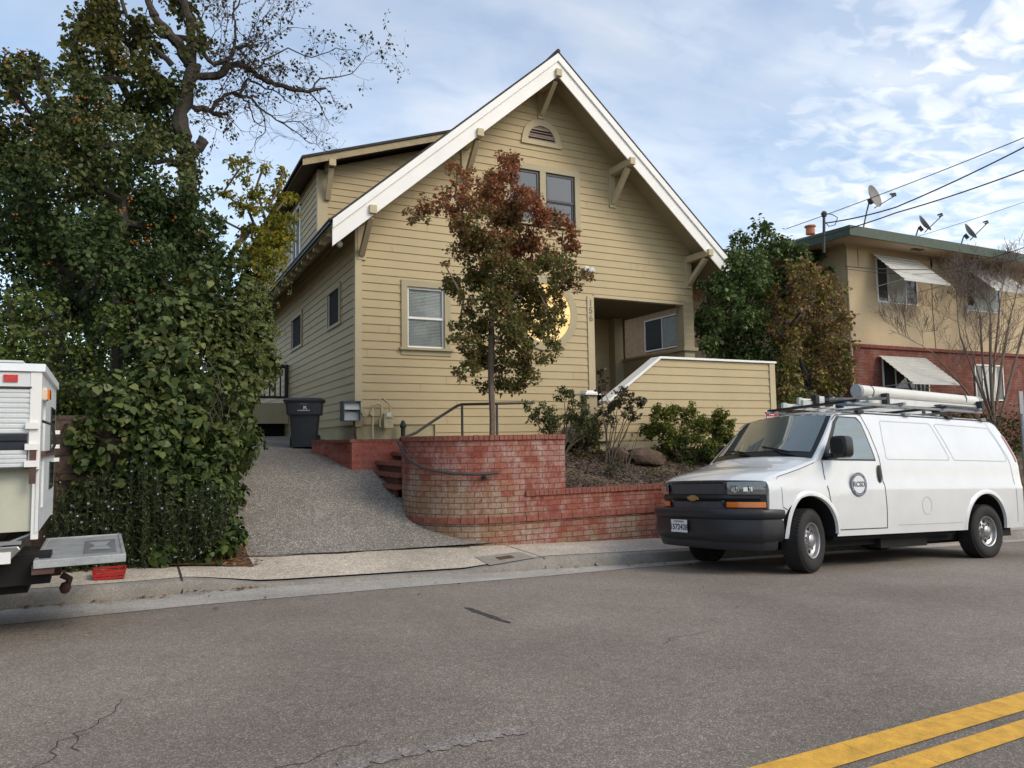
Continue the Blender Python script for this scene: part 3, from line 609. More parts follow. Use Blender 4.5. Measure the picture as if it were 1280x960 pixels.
# entry stair wall
t = thing('entry_stair', 'beige lap sided stair wall with white sloping cap in front of the porch', 'stair', (10, 12.3, -.2))
SY = 12.2
top = [(8.05, .90), (8.30, .80), (9.55, 1.66), (12.72, 1.66)]
def stop(s): return interp(s, [(8.0, .62), (8.30, .72), (9.56, 1.60), (12.7, 1.60)])
mb = MB()
def lft(z): return 8.0 if z < .62 else 8.0+(.3*(z-.62)/.10 if z < .72 else .3+(z-.72)/.88*1.26)
siding(mb, lambda s, z, o: (s, SY-o, z), -.22, 1.60, lft, lambda z: 12.70)
mb.quad((8.0, SY, -.3), (8.0, SY+.2, -.3), (8.0, SY+.2, .62), (8.0, SY, .62)); mb.quad((12.7, SY, -.3), (12.7, SY+.2, -.3), (12.7, SY+.2, 1.6), (12.7, SY, 1.6)); mb.quad((8.0, SY+.2, -.3), (12.7, SY+.2, -.3), (12.7, SY+.2, 1.6), (9.56, SY+.2, 1.6)); mb.build('stair_wall', SID, t, fix=False)
mb = MB(); mb.box(12.57, 12.73, SY-.035, SY-.003, -.22, 1.6); mb.box(8.02, 12.57, SY-.032, SY-.003, -.24, -.1); mb.build('wall_trim', TRIM2, t)
mb = MB(); cap = [(8.22, .68), (9.55, 1.61), (12.76, 1.61), (12.76, 1.655), (9.53, 1.655), (8.2, .735)]
mb.prism(cap, 'y', SY-.06, SY+.26); mb.build('cap', WHITE, t, bevel=.003)
mb = MB(); mb.box(7.74, 7.98, SY-.04, SY+.2, -.3, .84); mb.build('newel', TRIM, t, bevel=.004)
mb = MB(); mb.box(7.68, 8.05, SY-.1, SY+.26, .84, .885); mb.box(7.74, 7.98, SY-.04, SY+.2, .885, .93); mb.build('newel_cap', WHITE, t, bevel=.004)
for i in range(7):
    mb = MB(); mb.box(8.2+i*.27, 12.6, SY+.21, HY-.05, -.1+.0*i, -.06+.16*(i+1)); mb.build('stair_tread', PATHC, t)

# deck at the left side behind the bin
t = thing('side_deck', 'small raised deck with dark railing beside the left wall', 'deck', (3.0, 22, 0))
mb = MB(); mb.box(1.2, 3.8, 21.6, 25, .95, 1.13); mb.box(1.2, 3.8, 21.58, 21.64, .55, 1.1); mb.build('platform', TRIM, t)
mb = MB()
mb.box(1.2, 3.8, 21.62, 21.70, 2.12, 2.22); mb.box(1.2, 3.8, 21.63, 21.69, 1.26, 1.33)
for i in range(18): mb.box(1.25+i*.145, 1.29+i*.145, 21.64, 21.68, 1.3, 2.15)
mb.box(3.7, 3.8, 21.6, 21.7, 1.1, 2.22); mb.build('railing', M('dark_stain', (.035, .022, .018), .6, .2, 6), t)
mb = MB(); mb.box(1.25, 3.8, 22.2, 22.25, -.2, .95); mb.build('underdeck_shade', DARK, t)  # near-black sheet painted to stand for the shade under the deck

# ------------------------------------------------------------------ handrails
RAIL = M('rail_iron', (.055, .045, .045), .45, .2, 12, .1, 40)
t = thing('iron_handrail', 'dark iron handrail curling around the brick planter', 'handrail', (5, 11.9, 0))
ry = 11.85
mb = MB(); pts = [at(668, 503, ry), at(640, 504, ry), at(600, 505, ry), at(577, 505.5, ry), at(571, 507.5, ry)]
pts += [at(545, 524, 11.75), at(520, 541, 11.6)]
for a, zf in ((172, .02), (184, -.16), (196, -.30), (208, -.39), (220, -.44), (232, -.475), (243, -.49), (253, -.49), (262, -.475)):
    pts.append(Vector((PC[0]+(PR+.085)*math.cos(R(a)), PC[1]+(PR+.085)*math.sin(R(a)), zf)))
mb.tube(pts, .024, 8); mb.build('rail', RAIL, t, smooth=True)
for u in (577.5, 621): 
    a = at(u, 505, ry); mb = MB(); mb.box(a.x-.016, a.x+.016, ry-.016, ry+.016, -.05, a.z); mb.build('baluster', RAIL, t)
a = R(252); mb = MB(); c0 = Vector((PC[0]+(PR+.0)*math.cos(a), PC[1]+(PR)*math.sin(a), -.55)); c1 = Vector((PC[0]+(PR+.08)*math.cos(a), PC[1]+(PR+.08)*math.sin(a), -.5))
mb.tube([c0, c1+Vector((0, 0, -.04)), c1], .014, 6); mb.lathe([(0, -.02), (.035, -.02), (.035, .0), (0, .01)], c0+Vector((0, -.02, 0)), 'y', 12); mb.build('bracket', BLACK, t)

# ------------------------------------------------------------------ utilities at the corner
t = thing('grey_meter_box', 'open fronted grey metal box on the front left corner of the house', 'meter box', (3.6, 14, .4))
ST = M('slate_grey_metal', (.13, .15, .17), .45, .1, 6, metal=.2); STL = M('pale_grey_metal', (.34, .36, .37), .4, .1, 6, metal=.2)
mb = MB(); x0, x1, y0, y1, z0, z1 = 3.44, 3.76, 13.8, 14.12, .40, .76
mb.box(x0, x0+.012, y0, y1, z0, z1); mb.box(x1-.012, x1, y0, y1, z0, z1); mb.box(x0-.01, x1+.015, y0-.02, y1, z1, z1+.016); mb.box(x0+.012, x1-.012, y0, y1, z0, z0+.012); mb.build('shell', ST, t)
mb = MB(); mb.quad((x0+.012, y0+.10, z0+.012), (x1-.012, y0+.10, z0+.012), (x1-.012, y0+.13, .58), (x0+.012, y0+.13, .58)); mb.quad((x0+.012, y0+.02, .61), (x1-.012, y0+.02, .61), (x1-.012, y0+.06, z1-.02), (x0+.012, y0+.06, z1-.02)); mb.quad((x0+.012, y0+.02, .61), (x1-.012, y0+.02, .61), (x1-.012, y0+.14, .6), (x0+.012, y0+.14, .6)); mb.build('panel', STL, t, fix=False)
mb = MB(); mb.tube([(3.68, 14.0, .40), (3.72, 14.05, .15), (3.75, 14.1, 0)], .02, 6); mb.build('conduit', M('rusty_pipe', (.10, .05, .035), .8, .2, 9), t)
mb = MB(); mb.box(3.6, 3.8, 14.1, 14.36, .45, .7); mb.build('bracket', ST, t)
t = thing('gas_meter', 'cream painted gas meter and pipes on the house front', 'gas meter', (4.3, 14.2, 0))
GP = M('cream_pipe', (.42, .36, .23), .6, .2, 12)
mb = MB()
mb.tube([(4.10, 14.2, -.02), (4.10, 14.2, .62), (4.10, 14.2, .70), (4.16, 14.2, .74), (4.24, 14.2, .74), (4.28, 14.2, .70), (4.28, 14.2, .45)], .024, 8)
mb.tube([(3.86, 14.2, .56), (3.95, 14.2, .52), (4.10, 14.2, .54)], .022, 8); mb.tube([(3.86, 14.2, .4), (3.86, 14.2, .6)], .018, 8)
mb.tube([(4.22, 14.2, .82), (4.30, 14.2, .86), (4.36, 14.2, .80), (4.44, 14.2, .74), (4.46, 14.2, .6)], .02, 8); mb.tube([(4.24, 14.2, .46), (4.25, 14.2, .30), (4.30, 14.25, .26)], .022, 8); mb.build('pipe', GP, t, smooth=True)
mb = MB(); mb.lathe([(0, 0), (.065, 0), (.07, .03), (.05, .06), (0, .06)], (3.93, 14.12, .55), 'y', 14); mb.lathe([(0, 0), (.045, 0), (.05, .05), (0, .05)], (4.08, 14.14, .55), 'y', 12); mb.build('regulator', GP, t, smooth=True)
mb = MB(); mb.box(4.31, 4.50, 14.13, 14.28, .26, .55); mb.box(4.33, 4.48, 14.11, 14.13, .46, .57); mb.build('meter_body', GP, t, bevel=.012)
mb = MB(); mb.box(4.36, 4.45, 14.10, 14.108, .49, .56); mb.build('dial', M('dial_white', (.6, .6, .58), .3, .1, 5), t)
t = thing('standpipe_valve', 'dark standpipe with valve against the painted foundation', 'valve', (4.7, 14.2, 0))
mb = MB(); mb.tube([(4.72, 14.2, -.03), (4.72, 14.2, .28)], .045, 10); mb.lathe([(0, 0), (.06, .0), (.07, .04), (.05, .09), (.03, .14), (0, .15)], (4.72, 14.2, .27), 'z', 10); mb.build('pipe', M('green_black_pipe', (.02, .03, .026), .6, .2, 9), t)
mb = MB(); mb.lathe([(0, 0), (.035, .0), (.04, .04), (0, .05)], (4.72, 14.15, .33), 'y', 10); mb.build('valve_handle', BLACK, t)

# wheeled bin
BINM = M('bin_plastic', (.03, .036, .045), .5, .1, 5, .1, 80)
bz = -.10
t = thing('wheeled_bin', 'dark grey wheeled recycling bin with lid beside the house', 'bin', (3.02, 15.3, bz))
t.rotation_euler = (0, 0, R(-14)); bm4 = world_of(t)
def lbuild(mb, name, mat, parent, m4, **k):
    mb.v = [tuple(m4 @ Vector(p)) for p in mb.v]; return mb.build(name, mat, parent, **k)
mb = MB()
def ring(z, wx, wy, r=.06):
    pts = []
    for sx, sy, a0 in ((1, -1, -90), (1, 1, 0), (-1, 1, 90), (-1, -1, 180)):
        for k in range(4):
            a = R(a0+k*30); pts.append((sx*(wx-r)+r*math.cos(a), sy*(wy-r)+r*math.sin(a), z))
    return pts
def loftr(mb, rings, cap=True):
    n = len(rings[0]); vs = [p for r_ in rings for p in r_]; fs = [(i*n+j, i*n+(j+1) % n, (i+1)*n+(j+1) % n, (i+1)*n+j) for i in range(len(rings)-1) for j in range(n)]
    if cap: fs += [tuple(range(n))[::-1], tuple((len(rings)-1)*n+j for j in range(n))]
    mb.add(vs, fs)
loftr(mb, [ring(.02, .235, .26), ring(.35, .26, .30), ring(.655, .285, .335), ring(.66, .335, .375), ring(.92, .355, .40)]); lbuild(mb, 'body', BINM, t, bm4, smooth=True)
mb = MB(); loftr(mb, [ring(.915, .39, .43), ring(.95, .40, .44), ring(.985, .34, .38), ring(1.0, .2, .25)]); mb.box(-.3, .3, .40, .50, .90, .94); lbuild(mb, 'lid', BINM, t, bm4, smooth=True)
for sx in (-1, 1):
    mb = MB(); mb.lathe([(0, -.03), (.10, -.03), (.13, -.02), (.13, .02), (.10, .03), (0, .03)], (sx*.27, .25, .13), 'x', 20); lbuild(mb, 'wheel', BLACK, t, bm4, smooth=True)
mb = MB(); mb.lathe([(0, -.01), (.03, -.01), (.03, .01), (0, .01)], (.302, .25, .13), 'x', 10); lbuild(mb, 'hub', STL, t, bm4)
DEC = M('white_decal', (.6, .6, .6), .6, .05, 5)
bf = bm4 @ Matrix.Translation((0.02, -.392, .80)) @ Matrix.Rotation(R(90-4), 4, 'X')
text_obj('R', .12, 'decal', DEC, t, bf, .001, bold=.003)
mb = MB(); mb.box(-.08, .07, -.395, -.393, .865, .871); mb.box(-.12, .11, -.388, -.386, .735, .747); lbuild(mb, 'decal', DEC, t, bm4)

# ------------------------------------------------------------------ the van
ex = Vector((math.cos(.02), math.sin(.02), -.04)).normalized(); ey = Vector((-math.sin(.02), math.cos(.02), -.055)); ey = (ey-ex*ey.dot(ex)).normalized(); ez = ex.cross(ey)
vo = Vector((6.40, 7.62, -1.70)); VM = Matrix(((ex.x, ey.x, ez.x, vo.x), (ex.y, ey.y, ez.y, vo.y), (ex.z, ey.z, ez.z, vo.z), (0, 0, 0, 1)))
VAN = thing('cargo_van', 'white cargo van with ladder rack and round door badge parked at the kerb', 'van', None, mat4=VM)
def carpaint(name, c):
    m, t, b = base_mat(name); b.inputs['Base Color'].default_value = (*c, 1); b.inputs['Roughness'].default_value = .28; b.inputs['Coat Weight'].default_value = 1.0; b.inputs['Coat Roughness'].default_value = .03
    co = nn(t, 'ShaderNodeTexCoord'); no = nn(t, 'ShaderNodeTexNoise', Scale=3.0, Detail=5.0); t.links.new(co.outputs['Object'], no.inputs['Vector'])
    r = ramp(t, no.outputs[0], [(.3, tuple(x*.93 for x in c)), (.7, c)]); t.links.new(r.outputs[0], b.inputs['Base Color'])
    n2_ = nn(t, 'ShaderNodeTexNoise', Scale=1.1, Detail=1.0); t.links.new(co.outputs['Object'], n2_.inputs['Vector'])
    bp = nn(t, 'ShaderNodeBump', Strength=.12, Distance=.05); t.links.new(n2_.outputs[0], bp.inputs['Height']); t.links.new(bp.outputs[0], b.inputs['Coat Normal']); return m
VP = carpaint('white_car_paint', (.70, .72, .73))
PLAS = M('bumper_plastic', (.02, .021, .025), .42, .1, 6, .1, 90); PLASB = M('black_trim', (.012, .012, .013), .35, .1, 6)
RUB = M('tyre_rubber', (.02, .019, .018), .8, .2, 20, .3, 60); RIM = M('steel_rim', (.42, .42, .43), .32, .15, 14, metal=.75)
CARGL = M('tinted_glass', (.17, .205, .20), .03, .1, 1, spec=1.0, coat=1.0, metal=.5); SEAM = M('panel_gap', (.05, .052, .055), .8, .1, 4); SEAML = M('panel_crease', (.42, .43, .44), .5, .05, 4)
ORANGE = M('amber_lens', (.75, .17, .01), .15, .12, 12, coat=1); REDL = M('red_lens', (.5, .015, .02), .15, .1, 12, coat=1); CHROME = M('bright_reflector', (.6, .6, .6), .12, .1, 6, metal=.9); LENS = M('headlight_lens', (.13, .135, .14), .05, .2, 9, spec=1, coat=1)
HWT = [(.42, .96), (.6, .982), (.8, .995), (1.0, 1.0), (1.05, 1.0), (1.11, .978), (1.39, .968), (1.5, .95), (1.8, .872), (2.0, .81), (2.1, .775)]
hw = lambda z: interp(z, HWT)
tp = lambda x: interp(x, [(.1, .965), (.5, .985), (1.0, 1.0), (5.0, 1.0), (5.6, .985), (5.82, .965), (5.9, .91)])
zed = lambda x: interp(x, [(.10, 1.11), (.22, 1.155), (.5, 1.215), (.9, 1.28), (1.22, 1.375), (1.85, 1.985), (2.05, 2.035), (2.4, 2.055), (5.5, 2.055), (5.9, 2.0)])
zct = lambda x: interp(x, [(.10, 1.125), (.22, 1.195), (.5, 1.265), (.9, 1.33), (1.22, 1.43), (1.85, 2.03), (2.05, 2.09), (2.4, 2.13), (5.5, 2.13), (5.9, 2.06)])
def sm(a, b, x): t = min(1, max(0, (x-a)/(b-a))); return t*t*(3-2*t)
def vx(x, y, z):
    d = .30*(min(1, abs(y)/.97))**3.5*max(0, 1-(x-.1)/.8)
    d -= .11*(1-min(1, (y/.85)**2))*sm(.7, 1.25, x)*(1-sm(1.8, 2.3, x))
    d -= .34*max(0, (z-1.3)/.8)**1.6*sm(4.9, 5.9, x)
    return x+d
def sideP(x, z, off=0, s=-1):
    y = hw(z)*tp(x)+off; return (vx(x, y, z), s*y, z)
def topP(x, f, off=0):
    e, c = zed(x), zct(x); y = hw(e)*tp(x)*f*.985; z = e+(c-e)*(1-abs(f)**2.4)+.012; return (vx(x, y, z)-off*.6, y, z+off*.8)
xsv = [.10, .16, .25, .4, .55, .7, .9, 1.05, 1.22, 1.35, 1.5, 1.65, 1.85, 1.95, 2.1, 2.3, 2.6, 3, 3.5, 4, 4.4, 4.8, 5.1, 5.35, 5.6, 5.75, 5.83, 5.88, 5.9]
zs_ = [.42, .5, .6, .8, 1.0, 1.05, 1.11, 1.25, 1.39, 1.5, 1.65, 1.8, 1.95, 2.03]
tf = [(z-.42)/(2.055-.42) for z in zs_]; ff = [.985, .96, .9, .8, .65, .45, .22, 0]
mb = MB(); rings = []
for x in xsv:
    e = zed(x); half = []
    for t_ in tf: z = .42+(e-.42)*t_; half.append((vx(x, hw(z)*tp(x), z), hw(z)*tp(x), z))
    for f in ff: p = topP(x, f); half.append(p)
    full = [(a, -b, c) for a, b, c in half]+[(a, b, c) for a, b, c in half[:-1]][::-1]
    rings.append(full)
n = len(rings[0]); vs_ = [p for r_ in rings for p in r_]
fs = [(i*n+j, i*n+j+1, (i+1)*n+j+1, (i+1)*n+j) for i in range(len(rings)-1) for j in range(n-1)]+[(i*n+n-1, i*n, (i+1)*n, (i+1)*n+n-1) for i in range(len(rings)-1)]
fs += [tuple(range(n)), tuple((len(rings)-1)*n+j for j in range(n))]; mb.add(vs_, fs)
body = mb.build('body', [VP, DARK], None)
AX = (1.05, 4.78)
cut = MB()
for xa in AX: cut.lathe([(0, -1.3), (.50, -1.3), (.50, 1.3), (0, 1.3)], (xa+.01, 0, .44), 'y', 48)
co_ = cut.build('cutter', DARK, None)
bo = body.modifiers.new('arch', 'BOOLEAN'); bo.object = co_; bo.operation = 'DIFFERENCE'; bo.solver = 'EXACT'
bpy.context.view_layer.update()
me = bpy.data.meshes.new_from_object(body.evaluated_get(bpy.context.evaluated_depsgraph_get())); body.modifiers.clear(); body.data = me; bpy.data.objects.remove(co_)
me.materials.clear(); me.materials.append(VP); me.materials.append(DARK)
for p in me.polygons:
    c = p.center; p.material_index = 0
    if abs(p.normal.y) < .25:
        for xa in AX:
            if abs(math.hypot(c.x-xa-.01, c.z-.44)-.5) < .03: p.material_index = 1
    if c.z < .425 and abs(p.normal.z) > .7: p.material_index = 1
    p.use_smooth = True
me.set_sharp_from_angle(angle=R(24))
body.parent = VAN
def vb(mb, name, mat, parent=VAN, **k):
    o = mb.build(name, mat, None, **k); o.parent = parent; return o
# wheel-arch lips
for xa, nm in zip(AX, ('front', 'rear')):
    for s in (-1, 1):
        mb = MB(); a0, a1 = (R(-2), R(182)) if nm == 'rear' else (R(2), R(182)); k = 30
        for i in range(k):
            a, b_ = lerp(a0, a1, i/k), lerp(a0, a1, (i+1)/k)
            def pt(r, t, o): x, z = xa+.01+r*math.cos(t), .44+r*math.sin(t); return sideP(x, max(.42, z), o, s)
            mb.quad(pt(.488, a, -.02), pt(.498, a, .018), pt(.498, b_, .018), pt(.488, b_, -.02)); mb.quad(pt(.498, a, .018), pt(.525, a, .017), pt(.525, b_, .017), pt(.498, b_, .018)); mb.quad(pt(.525, a, .017), pt(.56, a, .0), pt(.56, b_, .0), pt(.525, b_, .017))
        vb(mb, 'arch_lip', VP, smooth=True)
# underbody, axles
mb = MB(); mb.box(.3, 5.6, -.72, .72, .27, .5); mb.box(1.6, 4.2, -.86, .86, .36, .46); mb.box(2.6, 3.6, -.8, -.5, .22, .4); mb.tube([(4.78, -.8, .38), (4.78, .8, .38)], .09, 10); mb.tube([(1.05, -.8, .36), (1.05, .8, .36)], .06, 8); mb.tube([(3.9, -.55, .25), (5.6, -.6, .27)], .04, 8); mb.box(5.2, 5.5, -.9, .9, .3, .42); vb(mb, 'underbody', DARK)
for s in (-1, 1):
    mb = MB(); mb.box(5.27, 5.30, s*.74-.14, s*.74+.14, .2, .62); vb(mb, 'mud_flap', BLACK)
def wheel(xa, s, steer):
    m4 = Matrix.Translation((xa, s*.86, .385)) @ Matrix.Rotation(R(steer), 4, 'Z')
    if s > 0: m4 = m4 @ Matrix.Rotation(math.pi, 4, 'Z')
    mb = MB(); pr_ = [(.215, -.10), (.25, -.125), (.31, -.135), (.355, -.125), (.378, -.10), (.384, -.06), (.386, 0), (.384, .06), (.378, .10), (.355, .125), (.25, .12), (.215, .10)]
    mb.lathe(pr_, (0, 0, 0), 'y', 48)
    for k in range(54):   # tread blocks
        a = 2*math.pi*k/54; 
        for yy in (-.085, -.03, .03, .085):
            q = Matrix.Rotation(a+(.05 if yy in (-.03, .085) else 0), 4, 'Y') @ Matrix.Translation((.382, yy, 0)); mb.box(-.004, .008, -.022, .022, -.016, .016, q)
    mb.v = [tuple(m4 @ Vector(p)) for p in mb.v]; w_ = vb(mb, 'wheel', RUB, smooth=True)
    mb = MB(); mb.lathe([(.222, -.108), (.218, -.118), (.205, -.112), (.195, -.07), (.165, -.05), (.15, -.062), (.10, -.072), (.085, -.075), (.08, -.11), (.06, -.125), (0, -.128)], (0, 0, 0), 'y', 40)
    for k in range(8):
        q = Matrix.Rotation(2*math.pi*(k+.5)/8, 4, 'Y') @ Matrix.Translation((.098, -.074, 0)); mb.lathe([(0, -.022), (.011, -.02), (.013, 0)], (0, 0, 0), 'y', 6, m=q)
    mb.v = [tuple(m4 @ Vector(p)) for p in mb.v]; o = mb.build('rim', RIM, None, smooth=True); o.parent = w_
    mb = MB()
    for k in range(8):
        q = Matrix.Rotation(2*math.pi*k/8, 4, 'Y') @ Matrix.Translation((.137, -.068, 0)); b0 = len(mb.v)
        mb.add([tuple(q @ Vector((.026*math.cos(a), -.0015, .03*math.sin(a)))) for a in frange(0, 2*math.pi, 12)[:-1]], [tuple(range(12))])
    mb.v = [tuple(m4 @ Vector(p)) for p in mb.v]; o = mb.build('rim_slot', DARK, None, fix=False); o.parent = w_
for xa in AX:
    for s in (-1, 1): wheel(xa, s, 17 if xa < 2 else 0)
# glass
def sidepatch(mb, x0f, x1f, z0, z1, off, s, nz=8, nx=5):
    mb.grid(lambda u, v: sideP(lerp(x0f(v), x1f(v), u), v, off, s), frange(0, 1, nx), frange(z0, z1, nz))
for s in (-1, 1):
    mb = MB(); sidepatch(mb, lambda z: interp(z, [(1.385, 1.33), (1.95, 1.80), (1.99, 1.88)]), lambda z: interp(z, [(1.385, 2.395), (1.42, 2.39), (1.95, 2.31), (1.99, 2.25)]), 1.385, 1.985, .003, s); fr = vb(mb, 'door_window_seal', PLASB, smooth=True)
    mb = MB(); sidepatch(mb, lambda z: interp(z, [(1.405, 1.44), (1.9, 1.81), (1.965, 1.90)]), lambda z: interp(z, [(1.405, 2.365), (1.9, 2.295), (1.965, 2.22)]), 1.405, 1.965, .007, s); o = mb.build('glass', CARGL, None, smooth=True); o.parent = fr
mb = MB(); mb.grid(lambda u, v: topP(v, u, .004), frange(-.955, .955, 16), frange(1.235, 1.86, 10)); ws = vb(mb, 'windscreen', PLASB, smooth=True)
mb = MB(); mb.grid(lambda u, v: topP(v, u*.885, .009), frange(-1, 1, 16), frange(1.31, 1.835, 10)); o = mb.build('glass', CARGL, None, smooth=True); o.parent = ws
for y0 in (-.55, .15):
    mb = MB(); p = [topP(1.29+.02*k, (y0+.12*k)/.92, .022) for k in range(5)]; mb.tube(p, .009, 5); mb.tube([topP(1.25, (y0-.1)/.92, .01), topP(1.27, (y0+.1)/.92, .025), topP(1.33, (y0+.25)/.92, .022)], .012, 5); o = mb.build('wiper', PLASB, None); o.parent = ws
# panel gaps
def line(pts, w_, off, s, mat, name):
    mb = MB()
    for (xa, za), (xb, zb) in zip(pts, pts[1:]):
        d = math.hypot(xb-xa, zb-za); nx_, nz_ = -(zb-za)/d*w_/2, (xb-xa)/d*w_/2; k = max(1, int(d/.08))
        for i in range(k):
            a, b_ = i/k, (i+1)/k; P = lambda t, sg: sideP(lerp(xa, xb, t)+nx_*sg, lerp(za, zb, t)+nz_*sg, off, s); mb.quad(P(a, -1), P(b_, -1), P(b_, 1), P(a, 1))
    return vb(mb, name, mat, fix=False)
for s in (-1, 1):
    line([(1.345, 1.37), (1.36, 1.2), (1.44, .82), (1.53, .66), (1.56, .5), (2.53, .5), (2.52, .8), (2.49, 1.21), (2.47, 1.45), (2.42, 1.8), (2.36, 2.01), (2.3, 2.03), (1.86, 2.0), (1.75, 1.93)], .013, .0025, s, SEAM, 'door_gap')
    line([(2.75, .53), (3.6, .53), (4.2, .53)], .008, .0025, s, SEAML, 'sill_line')
    line([(5.42, 2.03), (5.5, 1.7), (5.56, 1.42), (5.60, 1.0), (5.62, .5)], .008, .0025, s, SEAM, 'rear_gap')
    line([(.62, .74), (.5, .78), (.42, .80), (.40, 1.11)], .008, .003, s, SEAM, 'lamp_gap')
    line([(.33, 1.14), (.36, 1.17), (.5, 1.195), (.9, 1.26), (1.2, 1.35)], .008, .0025, s, SEAM, 'bonnet_gap')
    for q in ([(2.62, 1.43), (2.66, 1.41), (4.0, 1.42), (4.02, 1.45), (3.93, 1.7), (3.84, 1.93), (3.8, 1.95), (2.75, 1.95), (2.72, 1.93), (2.66, 1.7), (2.62, 1.43)], [(4.12, 1.45), (4.15, 1.42), (5.45, 1.42), (5.5, 1.45), (5.47, 1.7), (5.38, 1.93), (3.98, 1.95), (3.93, 1.93), (4.03, 1.7), (4.12, 1.45)]):
        line(q, .011, .0025, s, SEAML, 'panel_crease')
    line([(2.0, 2.04), (2.4, 2.05), (5.4, 2.05), (5.7, 2.04)], .018, .004, s, SEAM, 'drip_rail')
line([(3.38+.105*math.cos(a), .78+.12*math.sin(a)) for a in frange(R(-40), R(300), 20)], .008, .0025, -1, SEAML, 'fuel_door')
# door handle, mirror
mb = MB(); mb.grid(lambda u, v: sideP(2.43+u*.045*math.sqrt(max(.05, 1-((v-1.215)/.125)**2)), v, .012+.012*(1-abs(u)), -1), [-1, -.5, 0, .5, 1], frange(1.10, 1.33, 8)); vb(mb, 'door_handle', PLASB, smooth=True)
def rbox(mb, c, s, r=.03, n=3):
    """rounded box by nested rings along x"""
    cx_, cy_, cz_ = c; sx_, sy_, sz_ = s
    rings = []
    for k, (o, ins) in enumerate(((-1, .35), (-.93, .1), (-.75, 0), (.6, 0), (.9, .08), (1, .3))):
        pts = []
        for a in frange(0, 2*math.pi, 20)[:-1]:
            ca, sa = math.cos(a), math.sin(a); e_ = .45
            pts.append((cx_+sx_*o, cy_+sy_*(1-ins)*math.copysign(abs(ca)**e_, ca), cz_+sz_*(1-ins)*math.copysign(abs(sa)**e_, sa)))
        rings.append(pts)
    loftr(mb, rings)
for s in (-1, 1):
    mb = MB(); xm = 1.50 if s < 0 else 1.78; rbox(mb, (xm, s*1.155, 1.545), (.085, .125, .14)); mb.tube([(xm-.05, s*.94, 1.43), (xm, s*1.06, 1.44), (xm+.02, s*1.14, 1.47)], .04, 8); vb(mb, 'mirror', PLASB, smooth=True)
# front: grille panel, lamps, bumper, plate, emblem
def frontP(y, z, off): x = .10+.30*(min(1, abs(y)/.97))**3.5; return (x-off, y, z)
mb = MB(); mb.grid(lambda y, z: frontP(y, z, .012), frange(-.945, .945, 26), [.70, .8, .95, 1.11]); vb(mb, 'grille_panel', PLASB, smooth=True)
GR = M('grille_mesh', (.09, .09, .095), .4, .1, 9)
for z0, z1, wy in ((.965, 1.088, .55), (.775, .865, .50)):
    mb = MB()
    for i in range(46):
        y = -wy+i*2*wy/46
        for sg in (-1, 1):
            ya, yb = (y, y+.1*sg)
            if abs(yb) < wy: mb.obox(frontP(ya, z0, .016), frontP(yb, z1, .016), .007, .009, (1, 0, 0))
    mb.obox(frontP(-wy, z1+.01, .02), frontP(wy, z1+.01, .02), .02, .012, (1, 0, 0)); vb(mb, 'grille', GR)
mb = MB(); mb.grid(lambda y, z: frontP(y, z, .035-.02*abs(z-.91)/.04), frange(-.9, .9, 24), [.872, .885, .91, .935, .95]); vb(mb, 'grille_bar', PLASB, smooth=True)
for s in (-1, 1):
    mb = MB(); mb.grid(lambda y, z: frontP(s*y, z, .03+.006*math.sin((z-.955)/.158*math.pi)), [.555, .6, .7, .8, .87, .92, .958], frange(.957, 1.113, 4)); hl = vb(mb, 'headlight', LENS, smooth=True)
    for yy in (.66, .80):
        mb = MB(); mb.lathe([(0, -.004), (.03, -.003), (.042, 0)], frontP(s*yy, 1.02, .040), 'x', 14); mb.grid(lambda y, z: frontP(s*y, z+.05*(y-yy), .043), [yy-.045, yy, yy+.045], [.995, 1.045]); o = mb.build('reflector', CHROME, None); o.parent = hl
    mb = MB(); mb.grid(lambda y, z: frontP(s*y, z, .03), [.535, .6, .7, .8, .87, .92, .95], [.80, .83, .865]); vb(mb, 'turn_signal', ORANGE, smooth=True)
bp_ = [(.61, -.985), (.45, -1.0)]+[(-.09+.40*abs(y)**4.5, y) for y in (-.985, -.96, -.92, -.86, -.78, -.65, -.45, -.2, 0, .2, .45, .65, .78, .86, .92, .96, .985)]+[(.45, 1.0), (.61, .985)]
def ribbon(mb, path, prof):
    k = len(path); nrm = []
    for i in range(k):
        a, b_ = path[max(0, i-1)], path[min(k-1, i+1)]; dx_, dy_ = b_[0]-a[0], b_[1]-a[1]; l = math.hypot(dx_, dy_); nrm.append((-dy_/l, dx_/l))
    mb.grid(lambda i, j: (path[int(i)][0]+nrm[int(i)][0]*prof[int(j)][0], path[int(i)][1]+nrm[int(i)][1]*prof[int(j)][0], prof[int(j)][1]), list(range(k)), list(range(len(prof))))
mb = MB(); ribbon(mb, bp_, [(-.14, .782), (-.03, .78), (.004, .768), (.014, .745), (.012, .69), (-.004, .668), (-.022, .655), (-.016, .60), (-.012, .5), (-.018, .44), (-.045, .40), (-.06, .38), (-.2, .375)]); vb(mb, 'bumper', PLAS, smooth=True)
mb = MB(); ribbon(mb, [(x+.06, y*.95) for x, y in bp_[1:-1]], [(0, .42), (0, .34), (-.02, .29), (-.1, .28)]); vb(mb, 'air_dam', PLAS, smooth=True)
PL = M('plate_white', (.66, .66, .66), .4, .05, 9); INK = M('plate_ink', (.04, .045, .09), .5, .1, 9)
mb = MB(); mb.box(-.112, -.104, -.04, .27, .475, .635); pl = vb(mb, 'licence_plate', PL, bevel=.003)
mv = VM @ Matrix.Translation((-.114, .115, .54)) @ Matrix(((0, 0, -1, 0), (-1, 0, 0, 0), (0, 1, 0, 0), (0, 0, 0, 1)))
text_obj('1572428', .098, 'plate_number', INK, pl, mv, .0008, bold=.002)
